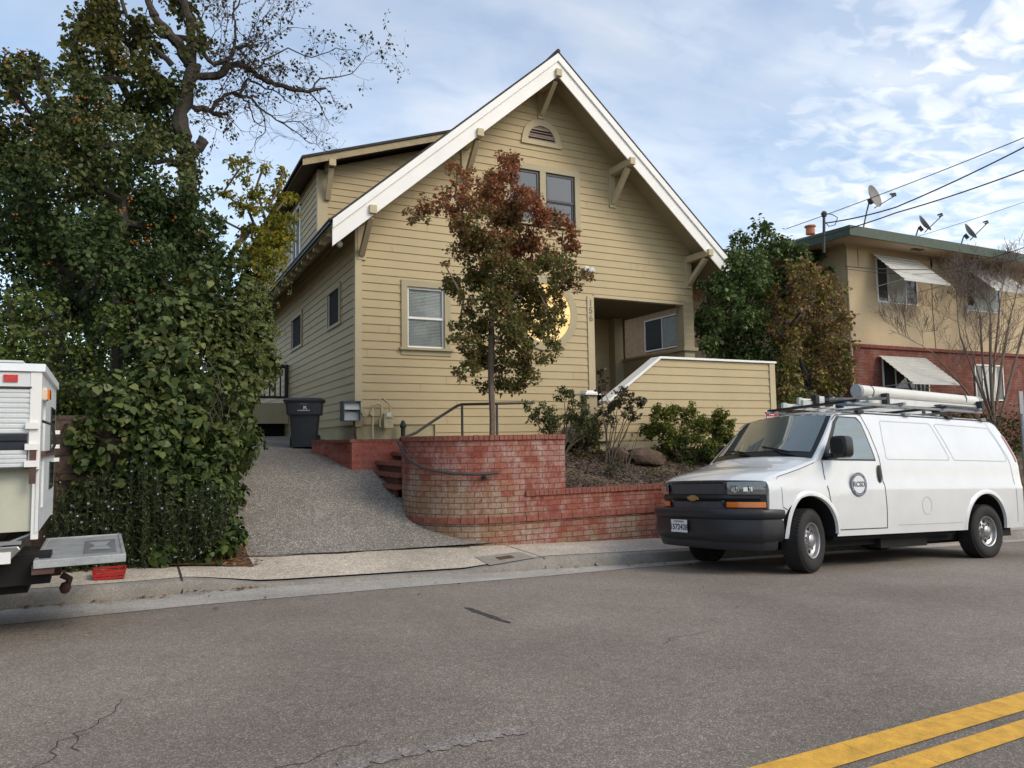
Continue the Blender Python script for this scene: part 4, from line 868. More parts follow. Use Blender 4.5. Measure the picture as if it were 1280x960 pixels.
text_obj('CALIFORNIA', .034, 'plate_state', INK, pl, mv @ Matrix.Translation((0, .072, 0)), .0008)
GOLD = M('gold_emblem', (.45, .31, .12), .3, .1, 9, metal=.6)
mb = MB(); w2, h2 = .105, .036
poly = [(-w2+.02, h2*.55), (-.045, h2*.55), (-.045, h2), (.045, h2), (.045, h2*.55), (w2, h2*.55), (w2-.02, -h2*.55), (.045, -h2*.55), (.045, -h2), (-.045, -h2), (-.045, -h2*.55), (-w2, -h2*.55)]
mb.prism([(y, z+.91) for y, z in poly], 'x', .03, .055); vb(mb, 'emblem', GOLD, bevel=.002)
mb = MB(); mb.box(5.80, 5.90, -.9, .9, .42, .56); vb(mb, 'rear_bumper', PLAS, bevel=.02)
for s in (-1, 1):
    mb = MB(); mb.grid(lambda u, v: sideP(5.80+.035*u, v, .008, s), [-1, 0, 1], frange(1.42, 1.83, 6)); vb(mb, 'tail_light', REDL, smooth=True)
# round badge on the driver's door
BLUE = M('badge_slate', (.10, .12, .17), .5, .15, 30); BW = M('badge_white', (.68, .69, .7), .4, .04, 9)
bx, bzz = 1.97, 1.075
mb = MB()
for i in range(36):
    a, b_ = 2*math.pi*i/36, 2*math.pi*(i+1)/36; P = lambda r, t: (bx+r*math.cos(t), -1.012, bzz+r*math.sin(t)); mb.quad(P(.115, a), P(.155, a), P(.155, b_), P(.115, b_))
bd = vb(mb, 'door_badge', BLUE, fix=False)
mb = MB()
for i in range(36):
    a, b_ = 2*math.pi*i/36, 2*math.pi*(i+1)/36; P = lambda r, t: (bx+r*math.cos(t), -1.0115, bzz+r*math.sin(t)); mb.quad(P(.001, a), P(.115, a), P(.115, b_), P(.001, b_))
o = mb.build('disc', BW, None, fix=False); o.parent = bd
sy = -1.0125
text_obj('RCSD', .092, 'badge_text', BLUE, bd, VM @ Matrix.Translation((bx, sy-.002, bzz)) @ Matrix.Rotation(R(90), 4, 'X'), .001, bold=.002)
mb = MB()
for i in range(44):
    a = 2*math.pi*i/44
    if i % 11 in (5, 6): continue
    mb.obox((bx+.126*math.cos(a), sy-.001, bzz+.126*math.sin(a)), (bx+.143*math.cos(a+.03), sy-.001, bzz+.143*math.sin(a+.03)), .0045, .002, (0, 1, 0))
o = mb.build('ring_lettering', BW, None); o.parent = bd
# roof rack
RK = M('rack_grey', (.23, .24, .25), .5, .2, 14, metal=.4)
def roofy(f): return f
for x in (2.35, 3.35, 4.35, 5.2):
    mb = MB(); mb.obox((x, -.80, 2.225), (x, .80, 2.225), .06, .035); 
    for s in (-1, 1): mb.obox((x, s*.76, 2.07), (x, s*.76, 2.22), .05, .03); mb.box(x-.06, x+.06, s*.80-.03, s*.80+.03, 2.045, 2.085)
    vb(mb, 'rack_bar', BLACK if x in (2.35, 4.35) else RK)
for s in (-1, 1):
    mb = MB(); mb.obox((2.2, s*.72, 2.19), (5.35, s*.72, 2.19), .035, .03); vb(mb, 'rack_rail', RK)
clamps = []
for x, y in ((2.62, -.10), (3.28, -.55), (5.0, -.2), (5.62, -.55)): clamps.append((x-.03, x+.04, y-.05, y+.05, 2.22, 2.40))
for x, y in ((2.75, .25), (3.1, .1), (5.4, .3)): clamps.append((x-.03, x+.05, y-.05, y+.05, 2.24, 2.44))
CLG = M('clamp_grey', (.09, .095, .10), .5, .3, 14)
for q in clamps: mb = MB(); mb.box(*q); vb(mb, 'rack_clamp', BLACK, bevel=.01)
for a, b_, w_, h_ in (((2.1, -.5, 2.26), (3.1, -.66, 2.30), .09, .03), ((4.4, -.62, 2.27), (5.5, -.5, 2.29), .10, .025), ((2.4, -.3, 2.27), (2.7, -.62, 2.28), .05, .03)): mb = MB(); mb.obox(a, b_, w_, h_); vb(mb, 'rack_arm', CLG)
def ladder(name, label, y0, y1, x0, x1, z, mat, rung=.3):
    t = thing(name, label, 'ladder', None, mat4=VM @ Matrix.Translation((x0, (y0+y1)/2, z)), group=None)
    W_ = MB()
    for y in (y0, y1): W_.box(x0, x1, y-.014, y+.014, z, z+.085)
    lbuild(W_, 'side_rail', mat, t, VM)
    x = x0+.15
    while x < x1-.1: W_ = MB(); W_.tube([(x, y0, z+.043), (x, y1, z+.043)], .018, 8); lbuild(W_, 'rung', mat, t, VM); x += rung
    for y in (y0, y1):
        W_ = MB(); W_.box(x0-.05, x0+.03, y-.025, y+.025, z-.01, z+.095); lbuild(W_, 'foot', M('ladder_foot', (.45, .5, .46), .6, .1, 9), t, VM)
LAD = M('ladder_alu', (.62, .63, .62), .4, .1, 14, metal=.25, fine=.05)
ladder('ladder', 'long aluminium ladder lying flat on the curb side of the van roof', .28, .66, 2.55, 5.85, 2.255, LAD)
ladder('ladder', 'shorter aluminium ladder stacked on top of the long roof ladder', .30, .62, 2.86, 5.7, 2.350, LAD)
ladder('ladder', 'white ladder lying beneath the plastic pipe on the van roof', -.50, -.12, 3.0, 5.7, 2.25, M('ladder_white', (.62, .62, .6), .5, .1, 9))
t = thing('plastic_pipe', 'long white plastic pipe carrier with grey cap strapped on the van roof', 'pipe', None, mat4=VM @ Matrix.Translation((4, -.45, 2.5)))
W_ = MB(); W_.tube([(2.86, -.42, 2.43), (5.72, -.42, 2.41)], .088, 24); lbuild(W_, 'pipe', M('pvc', (.66, .65, .61), .4, .05, 3), t, VM, smooth=True)
W_ = MB(); W_.tube([(2.82, -.42, 2.43), (2.88, -.42, 2.43)], .093, 24); PCP = M('pipe_cap', (.33, .35, .37), .5, .1, 9); lbuild(W_, 'cap', PCP, t, VM); W_ = MB(); W_.tube([(5.70, -.42, 2.41), (5.76, -.42, 2.41)], .093, 24); lbuild(W_, 'cap', PCP, t, VM)
W_ = MB()
for x in (3.1, 5.35): W_.tube([(x, -.42+.091*math.cos(a), 2.427+.091*math.sin(a)) for a in frange(0, 2*math.pi, 20)], .007, 5)
lbuild(W_, 'strap', BLACK, t, VM)
mbt = MB(); mbt.box(2.75, 3.15, -.35, -.12, 2.245, 2.28); lbuild(mbt, 'blue_bundle', M('faded_blue', (.12, .28, .42), .6, .2, 9), VAN, VM)

# ------------------------------------------------------------------ the camper parked at the left kerb
CW = M('camper_white', (.66, .69, .70), .35, .06, 4, fine=.03); CC = M('camper_cream', (.46, .47, .38), .6, .08, 3, .1, 40); RUSTY = M('rusted_brown', (.09, .05, .04), .8, .3, 12)
C = thing('truck_camper', 'old white camper with ribbed side and cream lower panel parked at left', 'camper', (-2, 7.2, -1.4))
x1 = -.62; yn, yf = 6.3, 8.28
mb = MB(); mb.box(-4.5, x1-.02, yn+.02, yf-.02, -.15, .54); mb.prism([(x1-.02, -.15), (x1-.02, -.60), (-4.5, -.60), (-4.5, -.15)], 'y', yn+.09, yf-.09); mb.build('body', CC, C)
mb = MB()   # ribbed aluminium side
def ribs(z0, z1, n, x0, x1_, y):
    for i in range(n):
        a, b_ = lerp(z0, z1, i/n), lerp(z0, z1, (i+1)/n); h = b_-a
        mb.quad((x0, y, a), (x1_, y, a), (x1_, y-.011, a+h*.25), (x0, y-.011, a+h*.25)); mb.quad((x0, y-.011, a+h*.25), (x1_, y-.011, a+h*.25), (x1_, y-.013, a+h*.8), (x0, y-.013, a+h*.8)); mb.quad((x0, y-.013, a+h*.8), (x1_, y-.013, a+h*.8), (x1_, y, b_), (x0, y, b_))
ribs(.095, .42, 9, -4.5, -.68, yn+.015); ribs(-.145, -.02, 4, -4.5, -.70, yn+.015); mb.build('ribbed_side', CW, C, fix=False)
mb = MB(); ribs(-.02, .093, 2, -4.5, -.70, yn+.014); mb.build('black_stripe', M('stripe_black', (.03, .035, .045), .35, .1, 5), C, fix=False)
mb = MB(); mb.box(-4.5, -.64, yn+.0, yn+.02, .43, .535); mb.build('upper_band', CW, C)
mb = MB(); mb.box(-4.5, -.68, yn-.01, yn+.02, .421, .432); mb.box(-4.5, -.68, yn-.01, yn+.02, -.156, -.146); mb.build('drip_line', SEAM, C)
mb = MB(); mb.prism([(yn-.02, .54), (yn+.01, .60), (yf, .61), (yf+.02, .54)], 'x', -4.5, x1+.02); mb.build('roof', CW, C, bevel=.006)
mb = MB(); mb.box(-1.2, -.74, yn+.02, yn+.3, .605, .62); mb.build('roof_hatch', CW, C)
mb = MB(); mb.box(-.85, -.765, yn-.012, yn+.0, .465, .515); mb.build('side_marker', REDL, C)
mb = MB(); mb.box(x1-.07, x1+.0, yn-.005, yn+.05, -.16, .54); mb.box(x1-.045, x1-.0, yn+.06, yn+.12, -.66, -.16); mb.build('corner_post', VINYL, C, bevel=.004)
mb = MB(); mb.box(x1-.02, x1+.0, yn+.05, yf, -.61, .54); mb.box(x1-.0, x1+.012, yn+.30, yf-.25, -.45, .45); rear = mb.build('rear_wall', CW, C)
mb = MB(); mb.box(x1+.012, x1+.02, yn+.95, yf-.45, -.05, .33); mb.box(x1+.012, x1+.02, yn+.95, yf-.45, -.35, -.12); mb.build('rear_window', GLASSD, C)
mb = MB(); mb.box(x1-.02, x1+.03, yn+.10, yn+.28, .34, .43); mb.build('porch_lamp', M('lamp_cream', (.6, .52, .42), .4, .1, 4), C, bevel=.01)
mb = MB(); mb.box(x1+.03, x1+.045, yn+.11, yn+.27, .35, .42); mb.build('lamp_lens', ORANGE, C)
mb = MB(); mb.tube([(x1+.0, yn+.12, .19), (x1+.07, yn+.12, .16), (x1+.085, yn+.12, .02), (x1+.07, yn+.12, -.03), (x1, yn+.12, -.05)], .011, 6); mb.build('grab_handle', BLACK, C, smooth=True)
for z in (.15, .0, -.12): mb = MB(); mb.box(x1-.09, x1-.01, yn-.03, yn-.004, z-.02, z+.025); mb.build('clasp', VINYL, C)
for z in (.13, .0, -.12): mb = MB(); mb.box(x1, x1+.05, yf-.3, yf-.2, z-.015, z+.02); mb.build('clasp', VINYL, C)
mb = MB(); mb.box(x1-.06, x1-.02, yn-.02, yn-.002, -.26, -.02); mb.box(x1-.0, x1+.03, yn+.1, yf-.3, -.07, -.03); mb.build('rusty_bracket', RUSTY, C)
mb = MB(); mb.box(-4.5, -.72, yn+.085, yn+.12, -.69, -.665); mb.prism([(x1, -.61), (x1-.03, -.61), (-.98, -.74), (-.94, -.74)], 'y', yn+.1, yf-.02); mb.build('skirt', GREYM, C)
for i, (x, y) in enumerate(((-.85, 7.0), (-3.4, 7.0))): pass
mb = MB(); mb.prism([(-.74, -.70), (-.72, -.73), (-.80, -.82), (-.98, -.84), (-4.6, -.84), (-4.6, -.70)], 'y', yn+.10, yf-.10); mb.build('chrome_bumper', M('dull_chrome', (.4, .4, .4), .25, .2, 9, metal=.8), C, bevel=.01)
mb = MB(); mb.box(-.86, -.78, yn+.08, yn+.1, -.82, -.74); mb.build('reflector', VINYL, C)
mb = MB(); mb.box(-4.8, -.7, yn+.5, yf-.5, -1.1, -.86); mb.box(-.9, -.55, yn+.35, yn+.6, -1.02, -.8); mb.build('chassis', DARK, C)
mb = MB(); mb.box(-.66, -.52, yn+.2, yf-.3, -.93, -.86); mb.box(-.75, -.5, 7.2, 7.35, -1.05, -.9); mb.build('hitch', RUSTY, C)
mb = MB(); mb.tube([(-.5, 7.3, -1.06), (-.44, 7.3, -1.10), (-.46, 7.3, -1.16)], .028, 8); mb.lathe([(0, -.05), (.03, -.04), (.045, 0), (.03, .04), (0, .05)], (-.47, 7.3, -1.17), 'z', 12); mb.build('tow_ball', RUSTY, C, smooth=True)
for s in (yn+.22, yf-.22):
    mb = MB(); mb.lathe([(.16, -.1), (.33, -.11), (.36, -.07), (.36, .07), (.33, .11), (.16, .1)], (-2.6, s, -1.05), 'y', 32); w_ = mb.build('wheel', RUB, C, smooth=True)
    mb = MB(); mb.lathe([(.17, -.08), (.12, -.05), (0, -.06)], (-2.6, s, -1.05), 'y', 24); mb.build('rim', RIM, w_, smooth=True)
CWp = Vector((x1, yn, 0)); Mr = Matrix.Translation(CWp) @ Matrix.Rotation(R(2.2), 4, 'Z') @ Matrix.Translation(-CWp)
# platform on the hitch
ALU = M('weathered_aluminium', (.38, .40, .41), .45, .2, 5, .1, 30, metal=.3, fine=.08)
mb = MB(); mb.box(-.64, -.06, 6.5, 8.0, -.86, -.835); mb.box(-.65, -.05, 6.485, 6.515, -.885, -.826); mb.box(-.65, -.05, 7.985, 8.015, -.9, -.826); mb.box(-.65, -.625, 6.515, 7.985, -.885, -.826); mb.box(-.075, -.05, 6.515, 7.985, -.885, -.826); tr = mb.build('cargo_platform', ALU, C, bevel=.003)
mb = MB(); mb.box(-.34, -.11, 6.72, 7.62, -.834, -.831); mb.build('panel', M('dark_decking', (.15, .155, .16), .5, .3, 6), tr)
mb = MB(); mb.add([(x, y, -.8285) for x, y in ((-.31, 6.95), (-.14, 6.9), (-.18, 7.2), (-.14, 7.5), (-.31, 7.45), (-.26, 7.2))], [tuple(range(6))]); mb.build('worn_patch', ALU, tr, fix=False)
C.matrix_basis = Mr @ C.matrix_basis
t = thing('red_crate', 'red plastic crate on the pavement under the camper platform', 'crate', (-.15, 9.0, -1.38))
mb = MB(); z0 = walk(-.15, 9)+.01; RP = M('red_plastic', (.34, .02, .018), .45, .15, 9)
for k in range(3):
    w0 = .14+.008*k
    for (a, b_, c_, d_) in ((-w0, w0, -.15, -.135), (-w0, w0, .135, .15), (-w0, -w0+.015, -.135, .135), (w0-.015, w0, -.135, .135)): mb.box(-.23+a, -.23+b_, 9.0+c_, 9.0+d_, z0+.034*k, z0+.034*k+.022)
for a in (-.13, -.06, 0, .06, .12): mb.box(-.23+a, -.23+a+.012, 8.853, 8.863, z0, z0+.09)
mb.box(-.37, -.09, 8.86, 9.14, z0, z0+.01); mb.build('basket', RP, t)
t['label'] = 'red plastic crate on the pavement under the camper platform'
# tarp/wire tangle of blue under the hitch
t = mb = MB(); pts = [at(2, 722, 8.1), at(12, 733, 8.1), at(18, 722, 8.1), at(24, 735, 8.1), at(30, 720, 8.1), at(40, 718, 8.0)]; mb.tube(pts, .006, 5); o = mb.build('blue_cord', M('blue_rope', (.02, .09, .18), .7, .1, 9), None); tag(o, 'tangle of thin blue cord hanging below the camper hitch', 'cord')
# block wall behind
BLK = brickmat('brown_block', (.07, .045, .035), (.085, .056, .042), (.05, .035, .028), bw=.4, rh=.2, ms=.008, white=.05)
mb = MB(); mb.quad((-9, 9.75, -1.7), (.35, 9.75, -1.7), (.35, 9.75, .35), (-9, 9.75, .35), uv=((0, 0), (9.35, 0), (9.35, 2.05), (0, 2.05))); mb.quad((-9, 9.75, .35), (.35, 9.75, .35), (.35, 9.95, .35), (-9, 9.95, .35)); mb.quad((.35, 9.75, -1.7), (.35, 9.95, -1.7), (.35, 9.95, .35), (.35, 9.75, .35)); o = mb.build('block_wall', BLK, None, fix=False); tag(o, 'dark brown block wall half hidden by ivy behind the camper', 'wall')

# ------------------------------------------------------------------ apartment building to the right
AY = 13.69; AX0 = 17.1
A = thing('apartment_building', 'two storey tan stucco and red brick building with green flat roof edge', 'building', (20, AY, 0))
mb = MB(); mb.quad((AX0, AY, 2.43), (42, AY, 2.43), (42, AY, 5.2), (AX0, AY, 5.2)); mb.quad((AX0, AY, 2.43), (AX0, 34, 2.43), (AX0, 34, 5.2), (AX0, AY, 5.2)); mb.build('stucco_wall', STUCCO, A, fix=False)
mb = MB(); mb.quad((AX0-.01, AY+1.2, -1), (AX0-.01, 34, -1), (AX0-.01, 34, 5.15), (AX0-.01, AY+1.2, 5.15)); mb.build('side_stucco', STUCCO2, A, fix=False)
mb = MB(); mb.quad((AX0+.0, AY+.02, -2), (42, AY+.02, -2), (42, AY+.02, 2.36), (AX0, AY+.02, 2.36), uv=((0, -2), (24.9, -2), (24.9, 2.36), (0, 2.36))); mb.quad((AX0, AY+.02, -2), (AX0, AY+1.2, -2), (AX0, AY+1.2, 2.36), (AX0, AY+.02, 2.36), uv=((0, -2), (1.2, -2), (1.2, 2.36), (0, 2.36))); mb.build('brick_wall', BRICK_A, A, fix=False)
mb = MB(); caps(mb, [(AX0-.03, AY-.04), (30, AY-.04)], 2.36, (.0, .1), h=.09, step=.11); o = mb.build('brick_ledge', M('ledge_brick', (.18, .055, .04), .85, .3, 14, .4, 60), A)
mb = MB(); mb.prism([(AY-.85, 5.12), (AY+.0, 5.18), (34, 5.18), (34, 5.30), (AY-.85, 5.30)], 'x', 16.25, 44); mb.build('eave', M('eave_cream', (.46, .36, .24), .85, .08, 2), A)
mb = MB(); mb.box(16.2, 44, AY-.90, AY-.85, 5.10, 5.36); mb.box(16.2, 16.25, AY-.85, 34, 5.10, 5.36); mb.build('fascia', GREENF, A)
mb = MB(); mb.prism([(AY-.85, 5.30), (AY-.85, 5.37), (AY+6, 5.6), (AY+6, 5.5)], 'x', 16.25, 44); mb.build('roof', M('flat_roof', (.2, .19, .18), .9, .2, 3), A)
for x in (19.2, 21.9): 
    mb = MB(); mb.box(x, x+.4, AY-.6, AY-.45, 5.12, 5.145); mb.build('eave_vent', RUSTY, A)
def apt_window(x0, x1, z0, z1, curtain, deep=.0):
    W = MB(); f = .04
    W.box(x0-f, x1+f, AY-.03, AY+.0, z0-f, z0); W.box(x0-f, x1+f, AY-.03, AY+.0, z1, z1+f); W.box(x0-f, x0, AY-.03, AY+.0, z0, z1); W.box(x1, x1+f, AY-.03, AY+.0, z0, z1); W.box(lerp(x0, x1, .72)-.02, lerp(x0, x1, .72)+.02, AY-.025, AY+.0, z0, z1); W.box(lerp(x0, x1, .26)-.02, lerp(x0, x1, .26)+.02, AY-.025, AY+.0, z0, z1)
    wn = W.build('window', VINYL, A)
    mb = MB(); mb.box(x0, x1, AY-.008, AY+.005, z0, z1); mb.build('pane', GLASSD, wn)
    if curtain:
        mb = MB(); n_ = 26; a, b_ = lerp(x0, x1, curtain[0]), lerp(x0, x1, curtain[1])
        mb.grid(lambda u, v: (lerp(a, b_, u/n_), AY-.014-.006*math.sin(u*1.3), v), list(range(n_+1)), [z0+.02, z1-.02]); mb.build('curtain', M('curtain_pale', (.5, .55, .52), .8, .15, 8), wn, fix=False)
apt_window(18.35, 20.0, 3.7, 4.9, (.27, .71)); apt_window(22.35, 24.0, 3.72, 4.92, (.27, .9)); apt_window(18.4, 20.3, .9, 2.05, None); apt_window(22.55, 23.9, 1.0, 2.02, (.3, .8)); apt_window(26.3, 28.0, 3.72, 4.92, (.2, .8))
def awning(x0, x1, zt, zb, out):
    W = MB(); n_ = 9
    for i in range(n_):
        a, b_ = i/n_, (i+1)/n_; ya, yb = AY-.03-out*a, AY-.03-out*b_; za, zb_ = lerp(zt, zb, a), lerp(zt, zb, b_)
        W.add([(x0, ya, za), (x1, ya, za), (x1, yb, zb_+.022), (x0, yb, zb_+.022), (x0, yb, zb_), (x1, yb, zb_)], [(0, 1, 2, 3), (3, 2, 5, 4)])
    W.box(x0, x1, AY-.05-out, AY-.03-out, zb-.04, zb+.03)
    a_ = W.build('awning', AWN, A, fix=False)
    for x in (x0+.04, x1-.04): W = MB(); W.tube([(x, AY-.03, zb-.05), (x, AY-.05-out, zb+.01)], .012, 5); W.build('stay', AWN, a_)
    W = MB(); W.add([(x0+.01, AY-.03, zt), (x0+.01, AY-.03-out, zb), (x0+.01, AY-.03, zb)], [(0, 1, 2)]); 
awning(18.1, 20.05, 5.02, 4.10, .95); awning(22.2, 24.2, 5.02, 4.15, .9); awning(18.2, 20.2, 2.16, 1.34, .95)
mb = MB(); mb.tube([(AX0+.02, AY-.04, -1), (AX0+.02, AY-.04, 5.1)], .03, 6); mb.build('downpipe', M('downpipe_cream', (.42, .34, .23), .6, .1, 4), A)
mb = MB(); mb.tube([(20.75, AY-.01, 2.4), (20.7, AY-.01, 3.5), (20.75, AY-.01, 5.1)], .007, 4); mb.tube([(17.6, AY-.01, 4.6), (17.6, AY-.012, 5.1)], .006, 4); mb.tube([(20.75, AY-.02, 4.85), (20.75, AY-.02, 5.12)], .025, 5); mb.build('wall_cable', BLACK, A)
# window on the flank seen through the porch
for (y0, y1, z0, z1) in ((20.6, 22.6, 3.25, 4.35),):
    W = MB(); W.box(AX0-.05, AX0-.01, y0-.05, y1+.05, z0-.05, z0); W.box(AX0-.05, AX0-.01, y0-.05, y1+.05, z1, z1+.05); W.box(AX0-.05, AX0-.01, y0-.05, y0, z0, z1); W.box(AX0-.05, AX0-.01, y1, y1+.05, z0, z1); W.box(AX0-.05, AX0-.01, (y0+y1)/2-.02, (y0+y1)/2+.02, z0, z1); wn = W.build('window', VINYL, A)
    W = MB(); W.box(AX0-.025, AX0-.015, y0, y1, z0, z1); W.build('pane', GLASSD, wn)
    W = MB(); W.box(AX0-.035, AX0-.028, y0+.02, (y0+y1)/2-.04, z0+.03, z1-.03); W.build('blind', M('grey_blind', (.25, .28, .27), .6, .2, 9), wn)
# chimney pots, roof mast, dishes
p = at(1013, 292, 15.2); t = thing('chimney_pot', 'orange clay chimney pot at the left end of the green roof', 'chimney', p)
mb = MB(); mb.lathe([(0, 0), (.13, 0), (.12, .2), (.16, .21), (.16, .25), (.12, .26), (.10, .24), (0, .2)], (p.x, p.y, p.z-.02), 'z', 14); mb.build('pot', M('terracotta', (.42, .17, .08), .85, .15, 9), t, smooth=True)
DISH = M('dish_grey', (.2, .19, .185), .6, .15, 9); DK = M('dish_dark', (.05, .05, .05), .6, .1, 5)
def dish(label, foot, hub, aim, rad, tip, wide=1.0):
    """foot: pixel-measured mast foot, hub: centre of the reflector back, aim: facing direction, tip: end of the feed arm"""
    t = thing('satellite_dish', label, 'satellite dish', foot, 'satellite dishes on the green edged roof')
    mb = MB(); mb.tube([foot, lerp(foot, hub, .45)+Vector((0, 0, .12)), hub-aim*.06], .022, 6); mb.build('mast', DK, t)
    q = aim.to_track_quat('Z', 'Y').to_matrix().to_4x4(); q.translation = hub
    mb = MB(); mb.lathe([(0, 0), (rad*.4, .012), (rad*.75, .045), (rad, .085), (rad*.99, .095), (rad*.74, .055), (rad*.4, .024), (0, .012)], (0, 0, 0), 'z', 28); mb.v = [tuple(q @ Vector((v[0]*wide, v[1], v[2]))) for v in mb.v]; mb.build('reflector', DISH, t, smooth=True)
    mb = MB(); b_ = hub+Vector((0, 0, -rad*.95))+aim*.05; mb.tube([b_, lerp(b_, tip, .85), tip], .014, 6); d_ = (hub-tip).normalized(); mb.obox(tip, tip+d_*.12, .05, .05); mb.obox(tip+Vector((0, .0, .05)), tip+d_*.1+Vector((0, .08, .06)), .04, .04); mb.build('feed_arm', DK, t)
    mb = MB(); mb.obox(hub-aim*.1+Vector((0, 0, -.08)), hub-aim*.01+Vector((0, 0, -.08)), .12, .14); mb.build('bracket', DK, t)
Yd = 13.5
dish('large oval satellite dish, leftmost of three on the green edged roof', at(1078, 291, Yd), at(1090, 247, Yd), Vector((.12, -.93, .25)).normalized(), .34, at(1120, 244, Yd-.3), .8)
dish('satellite dish seen edge on, middle of three on the green edged roof', at(1143, 302, Yd), at(1153, 281, Yd), Vector((.47, -.72, .52)).normalized(), .27, at(1178, 269, Yd-.1))
dish('satellite dish seen edge on, rightmost of three on the green edged roof', at(1200, 310, Yd), at(1210, 291, Yd), Vector((.47, -.72, .52)).normalized(), .27, at(1235, 278, Yd-.1))
p0, p1 = at(1029, 297, 13.2), at(1030, 267, 13.2)
t = thing('service_mast', 'short dark service mast with looped wires beside the chimney pot', 'mast', p0)
mb = MB(); mb.tube([p0-Vector((0, 0, .4)), p1], .035, 8); mb.lathe([(0, -.1), (.06, -.08), (.08, 0), (.04, .06), (0, .07)], p1, 'z', 10); mb.build('pole', DK, t)
mb = MB(); mb.tube([p1, at(1040, 268, 13.1), at(1047, 272, 13.1), at(1044, 281, 13.1), at(1036, 283, 13.1), p1-Vector((0, 0, .2))], .012, 5); mb.build('wire_loop', DK, t)
WIRE = M('cable_black', (.03, .03, .035), .6, .1, 5)
def cable(label, pts, r, sag=.15):
    mb = MB(); P = []
    for a, b_ in zip(pts, pts[1:]):
        for i in range(16): P.append(lerp(a, b_, i/16)-Vector((0, 0, 4*sag*(i/16)*(1-i/16))))
    P.append(pts[-1]); mb.tube(P, r, 5); o = mb.build('overhead_cable', WIRE, None, smooth=True); tag(o, label, 'cable', 'overhead cables on the right')
cable('uppermost overhead cable sloping down across the sky at right', [at(1290, 168, 9), at(983, 286, 16)], .011, .05)
cable('thick second overhead cable running down to the service mast', [at(1290, 179, 9), at(1120, 259, 11.5), at(1031, 279, 13.2)], .017, .04)
cable('third overhead cable passing just above the green roof edge', [at(1290, 209, 9), at(1120, 261+5, 11.5), at(1010, 299, 13.2)], .016, .04)
cable('thin faint overhead cable behind the middle roof dish', [at(1290, 249, 12), at(1135, 299, 14.5)], .007, .03)
cable('low cable crossing in front of the stucco wall and awning', [at(1057, 333, 13.4), at(1180, 336, 12.6), at(1290, 306, 11)], .012, .05)
cable('thin low cable just under the other wall cable', [at(1057, 336, 13.4), at(1180, 341, 12.7), at(1290, 318, 11)], .007, .08)

# signs
def signpost(name, label, x, y, h, poleR=.03):
    return thing(name, label, 'sign', (x, y, walk(x, y)))
sp = at(963, 519, 9.75); t = signpost('parking_sign', 'small red and white parking sign showing above the van bonnet', sp.x, 9.75, 2)
mb = MB(); mb.tube([(sp.x, 9.76, walk(sp.x, 9.75)), (sp.x, 9.76, sp.z+.1)], .025, 8); mb.build('pole', GREYM, t)
mb = MB(); mb.box(sp.x-.155, sp.x+.155, 9.72, 9.73, sp.z-.38, sp.z+.075); pn = mb.build('sign_panel', VINYL, t, bevel=.004)
mb = MB(); mb.box(sp.x-.143, sp.x+.143, 9.716, 9.7195, sp.z-.12, sp.z+.063); mb.build('red_field', M('sign_red', (.42, .015, .04), .45, .08, 9), pn)
text_obj('NO', .075, 'sign_text', VINYL, pn, Matrix.Translation((sp.x, 9.714, sp.z+.025)) @ Matrix.Rotation(R(90), 4, 'X'), .001, bold=.003)
text_obj('PARKING', .06, 'sign_text', VINYL, pn, Matrix.Translation((sp.x, 9.714, sp.z-.045)) @ Matrix.Rotation(R(90), 4, 'X'), .001, bold=.002)
q0 = at(1275.5, 490, 9.4); t = signpost('sign_post', 'grey steel post with a small plate behind the rear of the van', q0.x, 9.4, 2.5)
mb = MB(); mb.tube([(q0.x, 9.4, walk(q0.x, 9.4)-.1), (q0.x, 9.4, q0.z)], .045, 10); mb.build('post', GREYM, t, smooth=True)
mb = MB(); mb.box(q0.x-.16, q0.x-.02, 9.34, 9.352, q0.z-.48, q0.z+.01); mb.build('plate', M('plate_grey', (.3, .31, .32), .4, .1, 5, metal=.3), t, bevel=.01)

# ------------------------------------------------------------------ rocks
def rock(name, label, c, s, seed):
    r_ = np.random.default_rng(seed); mb = MB(); import bmesh
    bm = bmesh.new(); bmesh.ops.create_icosphere(bm, subdivisions=3, radius=1)
    pl_ = [(Vector(r_.normal(size=3)).normalized(), r_.uniform(.55, .85)) for _ in range(14)]
    for v in bm.verts:
        for n_, d_ in pl_:
            k = v.co.dot(n_)
            if k > d_: v.co -= n_*(k-d_)*.9
        v.co *= 1+.03*r_.normal(); v.co = Vector((v.co.x*s[0], v.co.y*s[1], v.co.z*s[2]))+Vector(c)
    me = bpy.data.meshes.new(name); bm.to_mesh(me); bm.free(); me.materials.append(ROCK); o = bpy.data.objects.new(name, me); col.objects.link(o)
    return tag(o, label, 'rock', 'rocks in the bark bed')
rock('rock', 'larger brown boulder in the bark bed, right of the other rock', (8.62, 11.45, -.38), (.42, .3, .24), 3)
rock('rock', 'smaller brown rock just left of the large boulder', (8.02, 11.6, -.35), (.24, .22, .2), 5)


